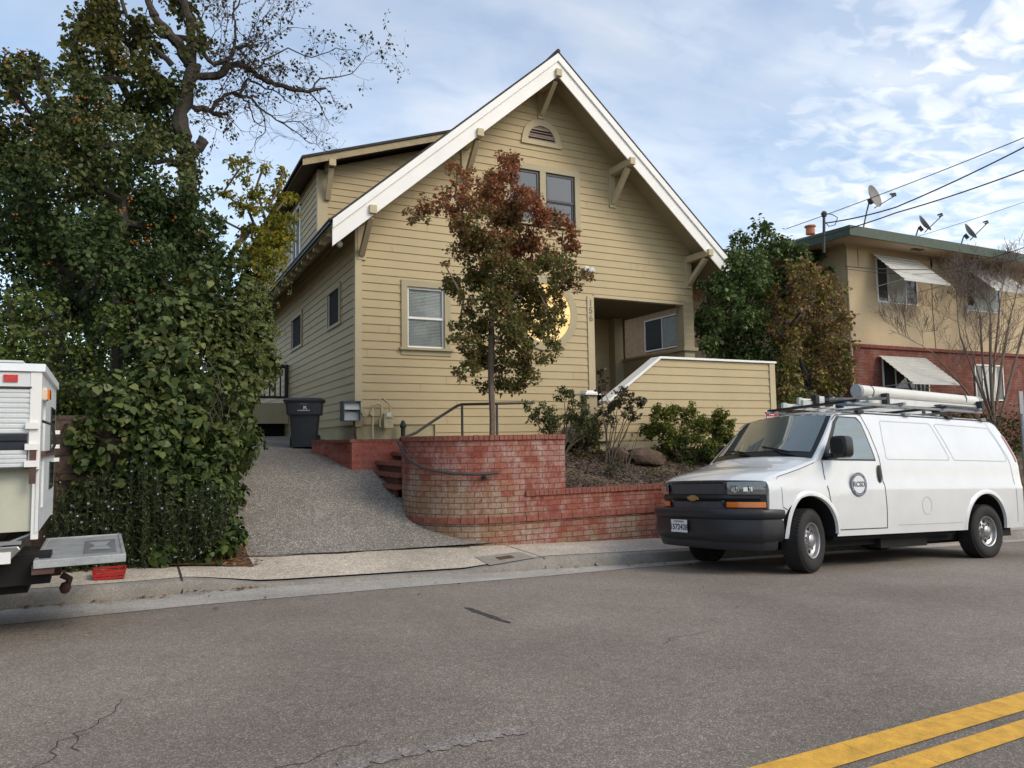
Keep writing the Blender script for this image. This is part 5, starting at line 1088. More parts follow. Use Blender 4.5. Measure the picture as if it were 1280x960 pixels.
# ------------------------------------------------------------------ vegetation
LEAF4 = np.array([(0, 0, 0), (.42, .5, .12), (1, 0, 0), (.42, -.5, .12)])          # base, side, tip, side
LEAF6 = np.array([(0, 0, 0), (.12, .46, .10), (.55, .42, .10), (1, 0, -.02), (.55, -.42, .10), (.12, -.46, .10)])
def scatter(clumps, dens, seed, shell=.55, squash=1.0):
    """leaf positions and outward directions spread through ellipsoid clumps: (centre, radius or radii)"""
    g = np.random.default_rng(seed); P = []; D = []
    for c, r in clumps:
        r = np.array([r, r, r*squash] if np.isscalar(r) else r, float); n = int(dens*(r[0]*r[1]*r[2])**(2/3)*12)+3
        d = g.normal(size=(n, 3)); d /= np.linalg.norm(d, axis=1)[:, None]
        # lumpy outline: the radius wanders with direction, and some leaves stray
        ph = g.uniform(0, 6.28, 6); lump = 1+.16*np.sin(3*d[:, 0]+ph[0]+2*d[:, 2])+.13*np.sin(5*d[:, 1]+ph[1])+.10*np.sin(7*d[:, 2]+ph[2]+4*d[:, 0])
        rad = (shell+(1.08-shell)*g.random(n)**.7)*lump; P.append(np.array(c)+d*r*rad[:, None]); D.append(d)
    return np.vstack(P), np.vstack(D)
def leaves(name, mat, P, D, size, parent=None, shape=LEAF4, width=.5, seed=1, out=.7, upb=.35, droop=.3, rand=.6, kind=None):
    g = np.random.default_rng(seed); n = len(P)
    N_ = D*out+g.normal(size=(n, 3))*rand+np.array([0, 0, upb]); N_ /= np.linalg.norm(N_, axis=1)[:, None]
    A_ = g.normal(size=(n, 3))+D*.6+np.array([0, 0, -droop*2]); A_ -= N_*(A_*N_).sum(1)[:, None]; A_ /= np.linalg.norm(A_, axis=1)[:, None]
    B_ = np.cross(N_, A_); sz = size*(.45+1.0*g.random(n)**1.3)
    k = len(shape); V = P[:, None, :]+sz[:, None, None]*(shape[None, :, 0, None]*A_[:, None, :]+shape[None, :, 1, None]*width*2*B_[:, None, :]+shape[None, :, 2, None]*N_[:, None, :])
    me = bpy.data.meshes.new(name); me.vertices.add(n*k); me.vertices.foreach_set('co', V.astype(np.float32).ravel())
    me.loops.add(n*k); me.loops.foreach_set('vertex_index', np.arange(n*k, dtype=np.int32)); me.polygons.add(n); me.polygons.foreach_set('loop_start', np.arange(0, n*k, k, dtype=np.int32)); me.polygons.foreach_set('loop_total', np.full(n, k, dtype=np.int32))
    me.materials.append(mat); me.update(calc_edges=True); me.validate()
    o = bpy.data.objects.new(name, me); col.objects.link(o)
    if parent is not None: o.parent = parent; o.matrix_parent_inverse = world_of(parent).inverted()
    return o
def berries(name, mat, P, r, parent):
    k = np.array([(1, 0, 0), (-1, 0, 0), (0, 1, 0), (0, -1, 0), (0, 0, 1), (0, 0, -1)])*r; f = [(0, 2, 4), (2, 1, 4), (1, 3, 4), (3, 0, 4), (2, 0, 5), (1, 2, 5), (3, 1, 5), (0, 3, 5)]
    mb = MB()
    for p in P: mb.add([tuple(np.array(p)+q) for q in k], f)
    o = mb.build(name, mat, parent, fix=False); o['kind'] = 'stuff'; return o
def skeleton(name, mat, trunk, targets, r0, parent, seed=3, tip=.008, jitter=.06, sides=6):
    """limbs that grow from a trunk line to every clump, thinning by the pipe rule"""
    g = np.random.default_rng(seed); nodes = [Vector(p) for p in trunk]; par = [-1]+list(range(len(trunk)-1)); tr = len(trunk)
    allow = max(0, tr-3)
    for T_ in sorted([Vector(t) for t in targets], key=lambda t: (t-nodes[tr-1]).length):
        best = min(range(allow, len(nodes)), key=lambda i: (nodes[i]-T_).length+(.35*(nodes[i]-T_).length if nodes[i].z > T_.z else 0)); a = nodes[best]; L_ = (T_-a).length; k = max(1, int(L_/.34)); prev = best
        for i in range(1, k+1):
            t_ = i/k; p = a.lerp(T_, t_)+Vector(g.normal(size=3)*jitter*(1 if i < k else .3))+Vector((0, 0, -.12*L_*math.sin(t_*math.pi)*.5)); nodes.append(p); par.append(prev); prev = len(nodes)-1
    w_ = [0.0]*len(nodes); ch = [[] for _ in nodes]
    for i, p in enumerate(par):
        if p >= 0: ch[p].append(i)
    for i in range(len(nodes)-1, -1, -1): w_[i] = max(tip**2, sum(w_[c] for c in ch[i])*1.0)
    sc_ = r0/math.sqrt(w_[0]); rad = [max(tip, math.sqrt(x)*sc_) for x in w_]
    for i in range(tr): rad[i] = max(rad[i], r0*(1-.25*i/max(1, tr-1)))
    mb = MB()
    started = set()
    for i in range(len(nodes)):
        for c in ch[i]:
            if c in started: continue
            if ch[i].index(c) == 0 and i != 0 and par[i] >= 0: continue
            chain = [i, c]; started.add(c)
            while ch[chain[-1]]: nx = ch[chain[-1]][0]; chain.append(nx); started.add(nx)
            mb.tube([nodes[j] for j in chain], [min(rad[j], rad[chain[1]]*1.05) if q == 0 and i != 0 else rad[j] for q, j in enumerate(chain)], sides)
    return mb.build(name, mat, parent, smooth=True)
def C3(lst, Y, dy=.5, seed=5):
    """(u, v, r[, extra depth]) measured crown masses -> centre, radius in metres at depth Y"""
    g = np.random.default_rng(seed); o = []
    for c in lst:
        y = Y+(c[3] if len(c) > 3 else g.uniform(-dy, dy)); p = at(c[0], c[1], y); d = p.dot(fw); o.append((tuple(p), c[2]*d/F_PX))
    return o

# --- young red-leaved tree in the planter
L_MAPLE = leafmat2('autumn_leaf', [(.08, .12, .03), (.13, .14, .04), (.20, .10, .045), (.10, .15, .04)], [(.28, .07, .045), (.36, .12, .065), (.17, .10, .04), (.30, .16, .065)], 1.9, 6.0, 1.3, rough=.6, trans=.3)
mc = [(635,212,20),(612,232,20),(590,225,13),(568,243,20),(572,213,11),(545,262,15),(522,262,14),(509,264,7),(588,268,26),(618,262,26),(648,248,22),(668,275,22),(692,264,15),(703,288,18),(716,303,14),(642,290,28),(607,303,26),(582,298,20),(665,315,27),(692,330,22),(715,345,15),(735,346,8),(702,352,16),(632,335,26),(600,340,24),(572,352,18),(580,374,11),(650,363,24),(682,374,17),(620,375,22),(594,385,15),(640,400,24),(612,412,20),(574,404,12),(590,427,18),(569,424,10),(612,440,24),(645,433,22),(676,418,15),(691,438,15),(664,460,18),(632,467,20),(594,452,15),(580,466,11),(605,477,11),(648,482,12),(700,405,8),(555,330,8),(530,275,7),(665,385,17),(690,395,14),(655,410,16),(684,412,14),(640,420,16),(675,365,14),(700,385,9),(660,350,18)]
mcl = C3([(a_, b_, c_*1.22) for a_, b_, c_ in mc], 11.0, .55)
t = thing('red_leaved_tree', 'young tree with red and dark green autumn leaves growing in the round brick planter', 'tree', (5.17, 11.0, -.03))
tk = [(5.17, 11.0, -.05), (5.18, 11.0, .4), (5.17, 11.01, .8), (5.16, 11.0, 1.15), (5.18, 11.0, 1.6), (5.2, 11.02, 2.2), (5.26, 11.0, 2.9)]
skeleton('trunk', BARKG, tk, [c for c, r in mcl], .05, t, seed=4, tip=.005, jitter=.035)
sub = []
g = np.random.default_rng(8)
for c, r in mcl:
    for _ in range(max(3, int(r*30))):
        d = g.normal(size=3); d /= np.linalg.norm(d); sub.append((tuple(np.array(c)+d*r*g.uniform(.35, .95)), r*g.uniform(.25, .48)))
P, D = scatter(sub, 620, 21, .12)
leaves('crown', L_MAPLE, P, D, .052, t, width=.42, seed=31, out=.3, droop=.35, rand=.8)

# --- big berried evergreen behind the camper
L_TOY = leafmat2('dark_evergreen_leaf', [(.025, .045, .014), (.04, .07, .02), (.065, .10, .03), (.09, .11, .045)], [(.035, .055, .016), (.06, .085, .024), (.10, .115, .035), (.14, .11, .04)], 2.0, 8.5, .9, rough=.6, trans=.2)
L_MID = leafmat('mid_green_leaf', [(.04, .06, .014), (.065, .095, .02), (.095, .125, .03), (.12, .145, .04)], .45, .2)
tc_ = [(30,260,62),(95,210,62),(160,250,62),(215,290,48),(40,180,48),(15,110,38),(100,140,48),(150,180,50),(55,320,60),(130,330,60),(200,350,48),(250,330,36),(235,240,28),(10,200,50),(215,200,34),(255,285,28),(275,330,24),(60,120,28),(100,380,40),(180,400,45),(25,90,18),(40,75,12),(235,380,40),(270,370,26),(60,95,18)]
tcl = C3(tc_, 12.6, .9, 6)
t = thing('berry_evergreen_tree', 'large dark evergreen tree with clusters of orange berries above the camper', 'tree', (-1.2, 13.3, -.9))
skeleton('trunk', BARK, [(-1.2, 13.3, -1.0), (-1.25, 13.2, .6), (-1.1, 13.1, 1.8), (-1.0, 13.0, 2.6)], [c for c, r in tcl], .12, t, tip=.012, jitter=.07)
sub = []; g = np.random.default_rng(9)
for c, r in tcl:
    for _ in range(13):
        d = g.normal(size=3); d /= np.linalg.norm(d); d[1] = -abs(d[1]) if g.random() < .6 else d[1]; sub.append((tuple(np.array(c)+d*r*g.uniform(.5, 1.0)), r*g.uniform(.25, .5)))
for c, r in C3([q for q in tc_ if q[2] > 34], 14.0, .3, 16):
    for _ in range(7):
        d = g.normal(size=3); d /= np.linalg.norm(d); sub.append((tuple(np.array(c)+d*r*g.uniform(.1, .8)), r*g.uniform(.3, .5)))
P, D = scatter(sub, 185, 22, .2)
leaves('crown', L_TOY, P, D, .078, t, width=.36, seed=32, out=.5, droop=.1)
BER = M('orange_berry', (.40, .11, .025), .4, .3, 20); g = np.random.default_rng(44); bp2 = []
for (u, v, n_, r_) in ((100,122,26,10),(128,128,18,8),(155,75,14,9),(118,148,18,8),(25,132,24,9),(12,150,16,8),(35,165,12,7),(162,250,16,6),(152,262,14,6),(185,300,18,6),(165,300,12,6),(187,285,8,4),(20,268,8,3),(185,365,16,6),(165,378,10,5),(215,272,10,5),(125,320,6,4),(60,330,5,4),(30,62,20,9),(10,70,22,9),(250,290,8,4),(95,150,16,6),(235,345,8,5)):
    p = at(u, v, 11.55)
    for _ in range(n_): bp2.append(tuple(p+Vector(g.normal(size=3)*r_*.0062)))
berries('berry_cluster', BER, bp2[::3], .015, t)

# --- paler shrub overhanging the camper
sh = C3([(20,420,50),(70,410,48),(115,430,42),(140,400,22),(30,480,50),(90,480,48),(130,500,30),(10,380,30),(70,520,34),(110,540,22),(-30,430,50)], 10.9, .4, 7)
t = thing('laurel_shrub', 'mid green shrub with small leaves spreading just above the camper roof', 'shrub', (-1.6, 11.3, -1.0))
skeleton('trunk', BARK, [(-1.6, 11.3, -1.1), (-1.6, 11.2, .2), (-1.5, 11.1, .9)], [c for c, r in sh], .09, t, tip=.01)
sub = []; g = np.random.default_rng(10)
for c, r in sh:
    for _ in range(14):
        d = g.normal(size=3); d /= np.linalg.norm(d); d[1] = -abs(d[1]) if g.random() < .6 else d[1]; sub.append((tuple(np.array(c)+d*r*g.uniform(.5, 1.0)), r*g.uniform(.22, .45)))
P, D = scatter(sub, 260, 23, .2); leaves('crown', L_MID, P, D, .055, t, width=.42, seed=33, out=.5)

# --- ivy hedge
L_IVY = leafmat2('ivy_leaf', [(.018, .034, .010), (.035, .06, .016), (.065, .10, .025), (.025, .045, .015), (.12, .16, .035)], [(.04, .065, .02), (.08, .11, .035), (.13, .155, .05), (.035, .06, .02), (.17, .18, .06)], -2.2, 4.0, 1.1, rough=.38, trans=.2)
t = thing('ivy_hedge', 'tall mass of big leaved ivy covering the bank left of the driveway', 'hedge', (.4, 10.6, -1.4))
ic = [((.75, 10.2, -.9), (.42, .45, .45)), ((.35, 10.0, -.5), (.55, .35, .6)), ((.8, 10.5, -.2), (.5, .55, .6)), ((.2, 10.1, .3), (.6, .4, .6)), ((.95, 10.9, .5), (.5, .6, .6)), ((.5, 10.5, 1.0), (.7, .6, .6)), ((1.15, 11.5, 1.1), (.55, .7, .7)), ((1.3, 12.2, 1.7), (.6, .8, .7)), ((.7, 11.3, 1.8), (.7, .7, .6)), ((1.45, 12.9, 1.1), (.55, .8, .8)), ((1.45, 13.2, 2.2), (.55, .7, .6)), ((.3, 10.8, 1.5), (.5, .5, .45)), ((1.0, 10.6, -.8), (.22, .4, .4)), ((-.1, 10.2, .8), (.5, .4, .4)), ((1.35, 13.4, .3), (.45, .9, .7)), ((1.2, 12.0, .2), (.42, .8, .8)), ((.3, 9.75, -1.25), (.75, .25, .22)), ((.95, 9.95, -1.2), (.28, .25, .25)), ((1.5, 15, 1.2), (.5, 1.0, .9)), ((1.0, 11.6, -.4), (.4, .7, .7)), ((1.5, 13.6, 2.7), (.5, .5, .4)), ((-.3, 9.72, .1), (.3, .2, .45)), ((.0, 9.7, -.35), (.35, .18, .4)), ((-.45, 9.75, -.45), (.25, .16, .4)), ((.3, 9.75, -.3), (.4, .2, .5)), ((-.35, 9.85, .55), (.4, .25, .3)), ((.7, 9.95, -.5), (.4, .3, .5)), ((.1, 9.8, .6), (.4, .25, .4)), ((-.55, 9.8, .2), (.2, .15, .3)), ((.1, 9.62, .05), (.38, .15, .36)), ((.3, 9.65, .35), (.32, .15, .3)), ((-.15, 9.62, -.15), (.32, .15, .28)), ((.45, 10.8, .75), (.5, .4, .5)), ((.0, 9.64, .3), (.35, .15, .2)), ((.2, 10.9, 1.3), (.5, .4, .4))]
ic2 = []; g = np.random.default_rng(12)
for c, r in ic:
    for _ in range(12):
        d = g.normal(size=3); d /= np.linalg.norm(d); d[1] = -abs(d[1]) if g.random() < .6 else d[1]; d[0] = abs(d[0]) if g.random() < .3 else d[0]
        rr_ = np.array(r); ic2.append((tuple(np.array(c)+d*rr_*g.uniform(.55, .95)), float(rr_.mean())*g.uniform(.22, .42)))
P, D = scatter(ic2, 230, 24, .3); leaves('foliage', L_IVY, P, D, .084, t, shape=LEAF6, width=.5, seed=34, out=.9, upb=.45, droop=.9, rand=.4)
mb = MB(); g = np.random.default_rng(13)
for _ in range(70):
    x, y = g.uniform(-.3, 1.1), g.uniform(9.9, 10.5); z = g.uniform(-1.3, .3); pts = [Vector((x, y, z))]
    for k in range(5): pts.append(pts[-1]+Vector((g.normal()*.06, g.normal()*.05, .16)))
    mb.tube(pts, .009, 4, cap=False)
mb.build('stem', BARK, t)
# pale young flower heads of the ivy
L_FL = leafmat('ivy_flower', [(.13, .15, .04), (.19, .19, .07), (.10, .13, .03)], .6, .3)
fl = C3([(235,400,26),(270,420,26),(300,440,24),(325,400,22),(335,440,20),(340,370,16),(310,370,24),(255,440,20),(290,480,18),(330,340,16),(345,410,10),(325,470,14),(240,340+80,16)], 10.6, .1, 9)
sub = [(tuple(np.array(c)+np.array([g.normal()*r*.6, (i % 5)*.12, g.normal()*r*.6])+np.array([(i % 5)*.02, 0, 0])), .045) for c, r in fl for i in range(14)]
P, D = scatter(sub, 900, 25, .3); leaves('flower_head', L_FL, P, D, .022, t, width=.5, seed=35)['kind'] = 'stuff'
# rosemary-like trailing shrub with tiny pale flowers in front of the block wall
t = thing('trailing_rosemary', 'narrow leaved trailing shrub dotted with pale blue flowers beside the cargo platform', 'shrub', (-.2, 9.6, -1.3))
L_ROS = leafmat('needle_leaf', [(.03, .05, .016), (.05, .08, .025), (.08, .105, .04), (.055, .075, .035)], .6, .15); mb = MB(); PP = []; DD = []; FP = []
g = np.random.default_rng(14)
for _ in range(420):
    x = g.uniform(-.78, .95); z0_ = -1.38 if x < .7 else -1.2; top_ = g.uniform(-.85, -.05)-.25*abs(x)+.16*math.sin(5*x+1); y = 9.62-.0*x+g.normal()*.09; p = Vector((x, y, z0_)); lx, ly = g.normal()*.10, g.normal()*.10-.05
    pts = [p+Vector((lx*t_, ly*t_, (top_-z0_)*t_)) for t_ in (0, .25, .5, .75, 1)]; mb.tube(pts, .003, 3, cap=False)
    for _k in range(int(75*(top_-z0_)/1.0)):
        t_ = g.random(); q = p+Vector((lx*t_, ly*t_, (top_-z0_)*t_)); PP.append(tuple(q)); DD.append((g.normal(), g.normal(), .5))
        if g.random() < .02: FP.append(tuple(q+Vector(g.normal(size=3)*.015)+Vector((0, -.03, 0))))
mb.build('stem', BARK, t, fix=False); DD = np.array(DD); DD /= np.linalg.norm(DD, axis=1)[:, None]
leaves('foliage', L_ROS, np.array(PP), DD, .055, t, width=.14, seed=36, out=.2, upb=0, droop=-.6)
leaves('flower', leafmat('pale_blue_petal', [(.35, .38, .5), (.5, .52, .6), (.3, .33, .45)], .6, .3), np.array(FP), np.tile(np.array([0, -1, .2]), (len(FP), 1)), .026, t, width=.5, seed=37)['kind'] = 'stuff'

# --- tall bare-limbed tree with thin autumn leaves
t = thing('gnarled_bare_tree', 'tall gnarled tree with dark bare limbs and sparse leaves reaching over the roof', 'tree', (.7, 15.0, -.5))
TY = 15.0; A_ = lambda u, v, dy=0: at(u, v, TY+dy)
mb = MB(); g = np.random.default_rng(15)
limbs = [([(228,420),(232,300),(235,250),(236,215),(232,190),(225,160),(232,130),(238,95),(236,70)], [.22,.19,.18,.17,.16,.15,.13,.12,.10]),
 ([(240,190),(252,180),(253,172)], [.13,.10,.07]), ([(236,80),(226,60),(212,42),(200,30),(190,12),(182,-15)], [.11,.10,.09,.08,.07,.06]), ([(238,80),(240,55),(238,30),(232,10),(226,-15)], [.10,.09,.08,.07,.06]),
 ([(215,82),(195,62),(175,40),(158,20),(150,-10)], [.05,.045,.04,.035,.03]),
 ([(240,96),(262,95),(277,92),(285,82),(297,79),(310,85),(322,95),(340,103),(360,110),(385,115),(407,110)], [.085,.08,.075,.07,.065,.06,.055,.05,.045,.035,.025]),
 ([(270,80),(285,75),(292,62),(305,58),(316,57)], [.05,.045,.04,.03,.02]), ([(240,60),(258,72),(268,82),(285,75)], [.05,.04,.04,.035]),
 ([(240,137),(252,135),(263,138),(270,128),(280,120),(292,116),(300,121)], [.06,.055,.05,.045,.04,.035,.03]), ([(263,138),(270,142),(277,145),(281,141)], [.05,.045,.04,.03]),
 ([(292,116),(303,120),(312,135),(318,152),(330,158)], [.03,.022,.018,.012,.008]), ([(300,121),(313,122),(325,135),(345,150),(370,165),(390,180)], [.028,.024,.02,.016,.012,.008]),
 ([(297,121),(305,105),(310,98),(325,106),(345,115),(365,130)], [.03,.028,.024,.02,.014,.008]), ([(385,115),(400,98),(420,97),(440,92)], [.025,.018,.014,.01]), ([(380,112),(395,125),(405,140),(412,155)], [.018,.014,.01,.006]), ([(325,135),(331,150),(331,165),(320,175),(318,190)], [.014,.012,.01,.008,.005]),
 ([(345,150),(375,152),(395,170),(400,185)], [.012,.01,.008,.005]), ([(322,96),(318,85),(330,80),(350,83)], [.02,.016,.012,.008]), ([(292,62),(294,40),(290,20),(300,0)], [.03,.025,.02,.015]), ([(440,92),(455,75),(465,65)], [.01,.007,.005]), ([(330,75),(360,60),(390,72),(420,60),(440,62)], [.018,.014,.012,.01,.006])]
twig_from = []
for li, (pl_, rr_) in enumerate(limbs):
    dyl = g.uniform(-.5, .5) if li > 4 else 0; pts = [A_(u, v, dyl*i/len(pl_)) for i, (u, v) in enumerate(pl_)]
    # break each span so limbs look knotty
    q = []; rq = []
    for i in range(len(pts)-1):
        for k in range(3): q.append(pts[i].lerp(pts[i+1], k/3)+Vector(g.normal(size=3)*(.018 if k else .004)*(2 if li == 0 else 1))); rq.append(lerp(rr_[i], rr_[i+1], k/3)*(1+.10*g.normal() if li < 12 else 1))
    q.append(pts[-1]); rq.append(rr_[-1]); mb.tube(q, rq, 8 if li < 10 else 5)
    if li > 1:
        for i in range(2, len(q)):
            if rq[i] < .075: twig_from.append((q[i], (q[i]-q[i-1]).normalized(), rq[i]))
mb.build('trunk', BARK, t, smooth=True)
mb = MB(); tips = []
def twig(p, d, L_, r, depth):
    pts = [p]; k = 4; dd = d.copy()
    for i in range(k): dd = (dd+Vector(g.normal(size=3)*.28)+Vector((0, 0, .04))).normalized(); pts.append(pts[-1]+dd*L_/k)
    mb.tube(pts, [max(.0028, r*(1-.7*i/k)) for i in range(k+1)], 3, cap=False); tips.append((pts[-1], dd)); tips.append((pts[-2], dd))
    if depth > 0:
        for i in range(1, k+1):
            if g.random() < .58: nd = (dd+Vector(g.normal(size=3)*.75)).normalized(); twig(pts[i], nd, L_*.62, r*.6, depth-1)
for p, d, r in twig_from:
    for _ in range(1):
        if g.random() < .62: twig(p, (d*.5+Vector(g.normal(size=3)*.7)+Vector((.1, 0, .18))).normalized(), g.uniform(.35, .8), min(.012, r*.5), 2)
for (u, v) in ((275,30),(300,20),(330,25),(350,15),(265,10),(320,45),(370,15),(345,40),(280,50),(380,5),(310,5)):
    twig(A_(u-20, v+25, g.uniform(-.5, .5)), Vector((.4, .0, .8)).normalized(), .8, .012, 2)
mb.build('twig', BARK, t, fix=False)
L_SP = leafmat('sparse_leaf', [(.06, .045, .03), (.09, .07, .035), (.07, .035, .03), (.045, .055, .02)], .6, .35)
tips = [(p, d) for p, d in tips]; keep = []
for p, d in tips:
    # the low right twigs are bare
    low = (p.z < 6.9 and p.x > 1.6)
    for _ in range(6 if p.z > 8.3 else 4):
        if g.random() < (.04 if low else .42): keep.append((p+Vector(g.normal(size=3)*.05), d))
P = np.array([tuple(p) for p, d in keep]); D = np.array([tuple(d) for p, d in keep]); leaves('crown', L_SP, P, D, .07, t, width=.34, seed=38, out=.2, droop=.8)

# --- vine-green crown to the left of the bare trunk
L_VINE = leafmat2('vine_leaf', [(.035, .05, .015), (.06, .08, .02), (.09, .11, .03)], [(.05, .07, .018), (.09, .10, .025), (.16, .12, .03), (.06, .08, .02)], 5, 11, 1.0, rough=.5, trans=.3)
t = thing('vine_clad_tree', 'green and yellowing vine covered tree left of the gnarled trunk', 'tree', (-.4, 15.6, -.4))
vcl = C3([(110,60,34),(135,30,38),(165,60,40),(150,100,42),(190,90,34),(110,20,30),(185,30,26),(100,95,24),(200,130,26),(175,140,32),(130,0,30),(90,75,16),(205,165,24),(215,110,16),(190,165,28),(95,45,18),(240,20,18),(220,0,18),(255,50,12)], 15.4, .5, 11)
skeleton('trunk', BARK, [(-.4, 15.6, -.5), (-.35, 15.5, 3), (-.3, 15.5, 5.5)], [c for c, r in vcl], .11, t, tip=.01, jitter=.07)
sub = []; g = np.random.default_rng(16)
for c, r in vcl:
    for _ in range(14):
        d = g.normal(size=3); d /= np.linalg.norm(d); sub.append((tuple(np.array(c)+d*r*g.uniform(.4, 1.0)), r*g.uniform(.22, .42)))
P, D = scatter(sub, 115, 26, .2); leaves('crown', L_VINE, P, D, .095, t, width=.42, seed=39, out=.4, droop=.6)

# --- yellow-green tree by the dormer
L_YG = leafmat('yellow_green_leaf', [(.09, .12, .02), (.19, .21, .03), (.34, .28, .03), (.13, .17, .03), (.48, .34, .03)], .5, .45)
t = thing('yellow_green_tree', 'slim tree turning yellow in front of the dormer windows', 'tree', (1.75, 15.0, -.1))
ycl = C3([(300,215,18),(320,235,18),(335,260,20),(350,235,15),(352,270,18),(310,260,16),(340,295,24),(320,310,24),(360,290,14),(305,290,12),(295,250,12),(280,240,10),(345,320,18),(318,335,22),(340,345,16),(290,200,8),(310,200,8),(366,245,8),(355,215,8),(300,330,16),(330,210,8),(268,270,8),(335,280,16),(350,305,16),(330,325,18),(355,250,10),(320,285,14)], 13.5, .35, 12)
skeleton('trunk', BARKG, [(1.6, 14.0, -.1), (1.5, 13.7, 1.6), (1.35, 13.6, 2.8), (1.4, 13.6, 3.3)], [c for c, r in ycl], .06, t, tip=.006, jitter=.05)
sub = []; g = np.random.default_rng(17)
for c, r in ycl:
    for _ in range(8):
        d = g.normal(size=3); d /= np.linalg.norm(d); sub.append((tuple(np.array(c)+d*r*g.uniform(.3, 1.0)), r*g.uniform(.25, .45)))
P, D = scatter(sub, 230, 27, .2); leaves('crown', L_YG, P, D, .085, t, width=.3, seed=40, out=.3, droop=.8)

# --- two big shrubs between the houses
L_DK = leafmat('glossy_dark_leaf', [(.045, .075, .02), (.07, .115, .03), (.11, .155, .05), (.09, .125, .035)], .38, .15)
L_RG = leafmat2('bronzing_leaf', [(.07, .10, .025), (.11, .15, .03), (.18, .18, .035), (.16, .11, .045)], [(.22, .11, .07), (.27, .14, .09), (.15, .15, .04), (.36, .30, .04)], -1, 5.5, 1.6, rough=.5, trans=.2)
def bigshrub(name, label, lst, Y, mat, seed, trunk, size, dens=190):
    t = thing(name, label, 'tree', trunk[0]); cl = C3(lst, Y, .6, seed); skeleton('trunk', BARK, trunk, [c for c, r in cl], .08, t, tip=.009, jitter=.06); g = np.random.default_rng(seed); sub = []
    for c, r in cl:
        for _ in range(14):
            d = g.normal(size=3); d /= np.linalg.norm(d); sub.append((tuple(np.array(c)+d*r*g.uniform(.45, 1.0)), r*g.uniform(.22, .42)))
    P, D = scatter(sub, dens, seed+1, .25); leaves('crown', mat, P, D, size, t, width=.36, seed=seed+2, out=.5, droop=.7); return t
bigshrub('dark_evergreen', 'dense dark green evergreen tree against the right end of the house', [(905,345,34),(935,320,34),(965,305,28),(985,320,26),(895,390,32),(930,375,40),(960,350,34),(900,425,28),(940,420,36),(985,360,30),(1010,320,22),(880,400,16),(885,360,14),(960,285,10),(925,300,12),(1030,325,14),(1035,345,12),(945,460,28),(975,440,30),(970,480,30),(914,338,20,-1.3),(928,352,24,-1.3),(905,366,16,-1.3),(922,322,13,-1.3),(900,345,10,-1.2),(940,330,20,-1.2),(895,395,16,-1.1),(885,430,14,-.9),(915,385,26,-1.2)], 14.2, L_DK, 51, [(15.2, 14.6, -.3), (15.1, 14.5, 1), (15.0, 14.5, 2.2)], .10)
bigshrub('bronze_shrub', 'rounded shrub with bronze and yellow green leaves right of the dark evergreen', [(1000,345,22),(975,370,22),(1010,375,28),(1035,360,20),(1040,395,24),(990,405,28),(1020,415,30),(965,400,16),(1050,430,20),(1000,445,30),(1030,455,28),(980,470,24),(1010,485,26),(1045,475,20),(990,500,20),(1058,400,10),(1060,455,10),(1030,500,24)], 12.9, L_RG, 61, [(13.9, 13.0, -.5), (13.9, 12.9, .3), (13.9, 12.9, 1.0)], .085)
# hedge line behind the van
L_HG = leafmat('hedge_leaf', [(.03, .045, .015), (.05, .07, .02), (.08, .085, .03), (.07, .05, .025)], .55, .2)
t = thing('low_hedge', 'dark low hedge along the brick building behind the van', 'hedge', (18, 12.2, -1))
cl = [((x, 12.3+.2*math.sin(x), .1+.15*math.sin(x*1.7)), (.7, .5, .62)) for x in np.arange(14.6, 27, .7)]+[((x, 11.9, -.7), (.6, .5, .5)) for x in np.arange(13.5, 27, .7)]
P, D = scatter(cl, 130, 29, .5); leaves('foliage', L_HG, P, D, .075, t, seed=42, width=.4)

# --- bare many-stemmed tree in front of the apartment
t = thing('bare_crape_tree', 'leafless many stemmed tree in front of the apartment windows', 'tree', (21.3, 12.6, -.6))
mb = MB(); g = np.random.default_rng(18)
def br(p, d, L_, r, depth, upk=.10):
    k = 5; pts = [p]; dd = d.copy()
    for i in range(k): dd = (dd+Vector(g.normal(size=3)*.12)+Vector((0, 0, upk))).normalized(); pts.append(pts[-1]+dd*L_/k)
    mb.tube(pts, [max(.0035, r*(1-.45*i/k)) for i in range(k+1)], 5 if r > .02 else 3, cap=False)
    if depth > 0:
        for i in range(2, k+1):
            for _ in range(2 if i == k else 1):
                if g.random() < .88: br(pts[i], (dd*.8+Vector(g.normal(size=3)*.42)).normalized(), L_*g.uniform(.55, .75), max(.0042, r*.55), depth-1)
b0 = at(1243, 500, 12.6)
for (u, v), r in (((1238, 405), .042), ((1262, 400), .036), ((1200, 420), .028), ((1280, 410), .034), ((1225, 395), .03), ((1165, 440), .024), ((1250, 380), .03), ((1215, 440), .022)):
    e_ = at(u, v, 12.6+g.uniform(-.3, .3)); base = b0+Vector((g.normal()*.05, g.normal()*.05, -.9)); mid = base.lerp(e_, .55)+Vector((g.normal()*.06, 0, .1)); mb.tube([base, base.lerp(mid, .6), mid, e_], [r*1.3, r*1.15, r, r*.75], 7); br(e_, (e_-mid).normalized(), 1.0, r*.6, 4); br(mid, ((e_-mid).normalized()+Vector(g.normal(size=3)*.3)).normalized(), .9, r*.4, 3)
mb.build('trunk', M('pale_brown_bark', (.16, .12, .10), .9, .2, 12), t, fix=False)

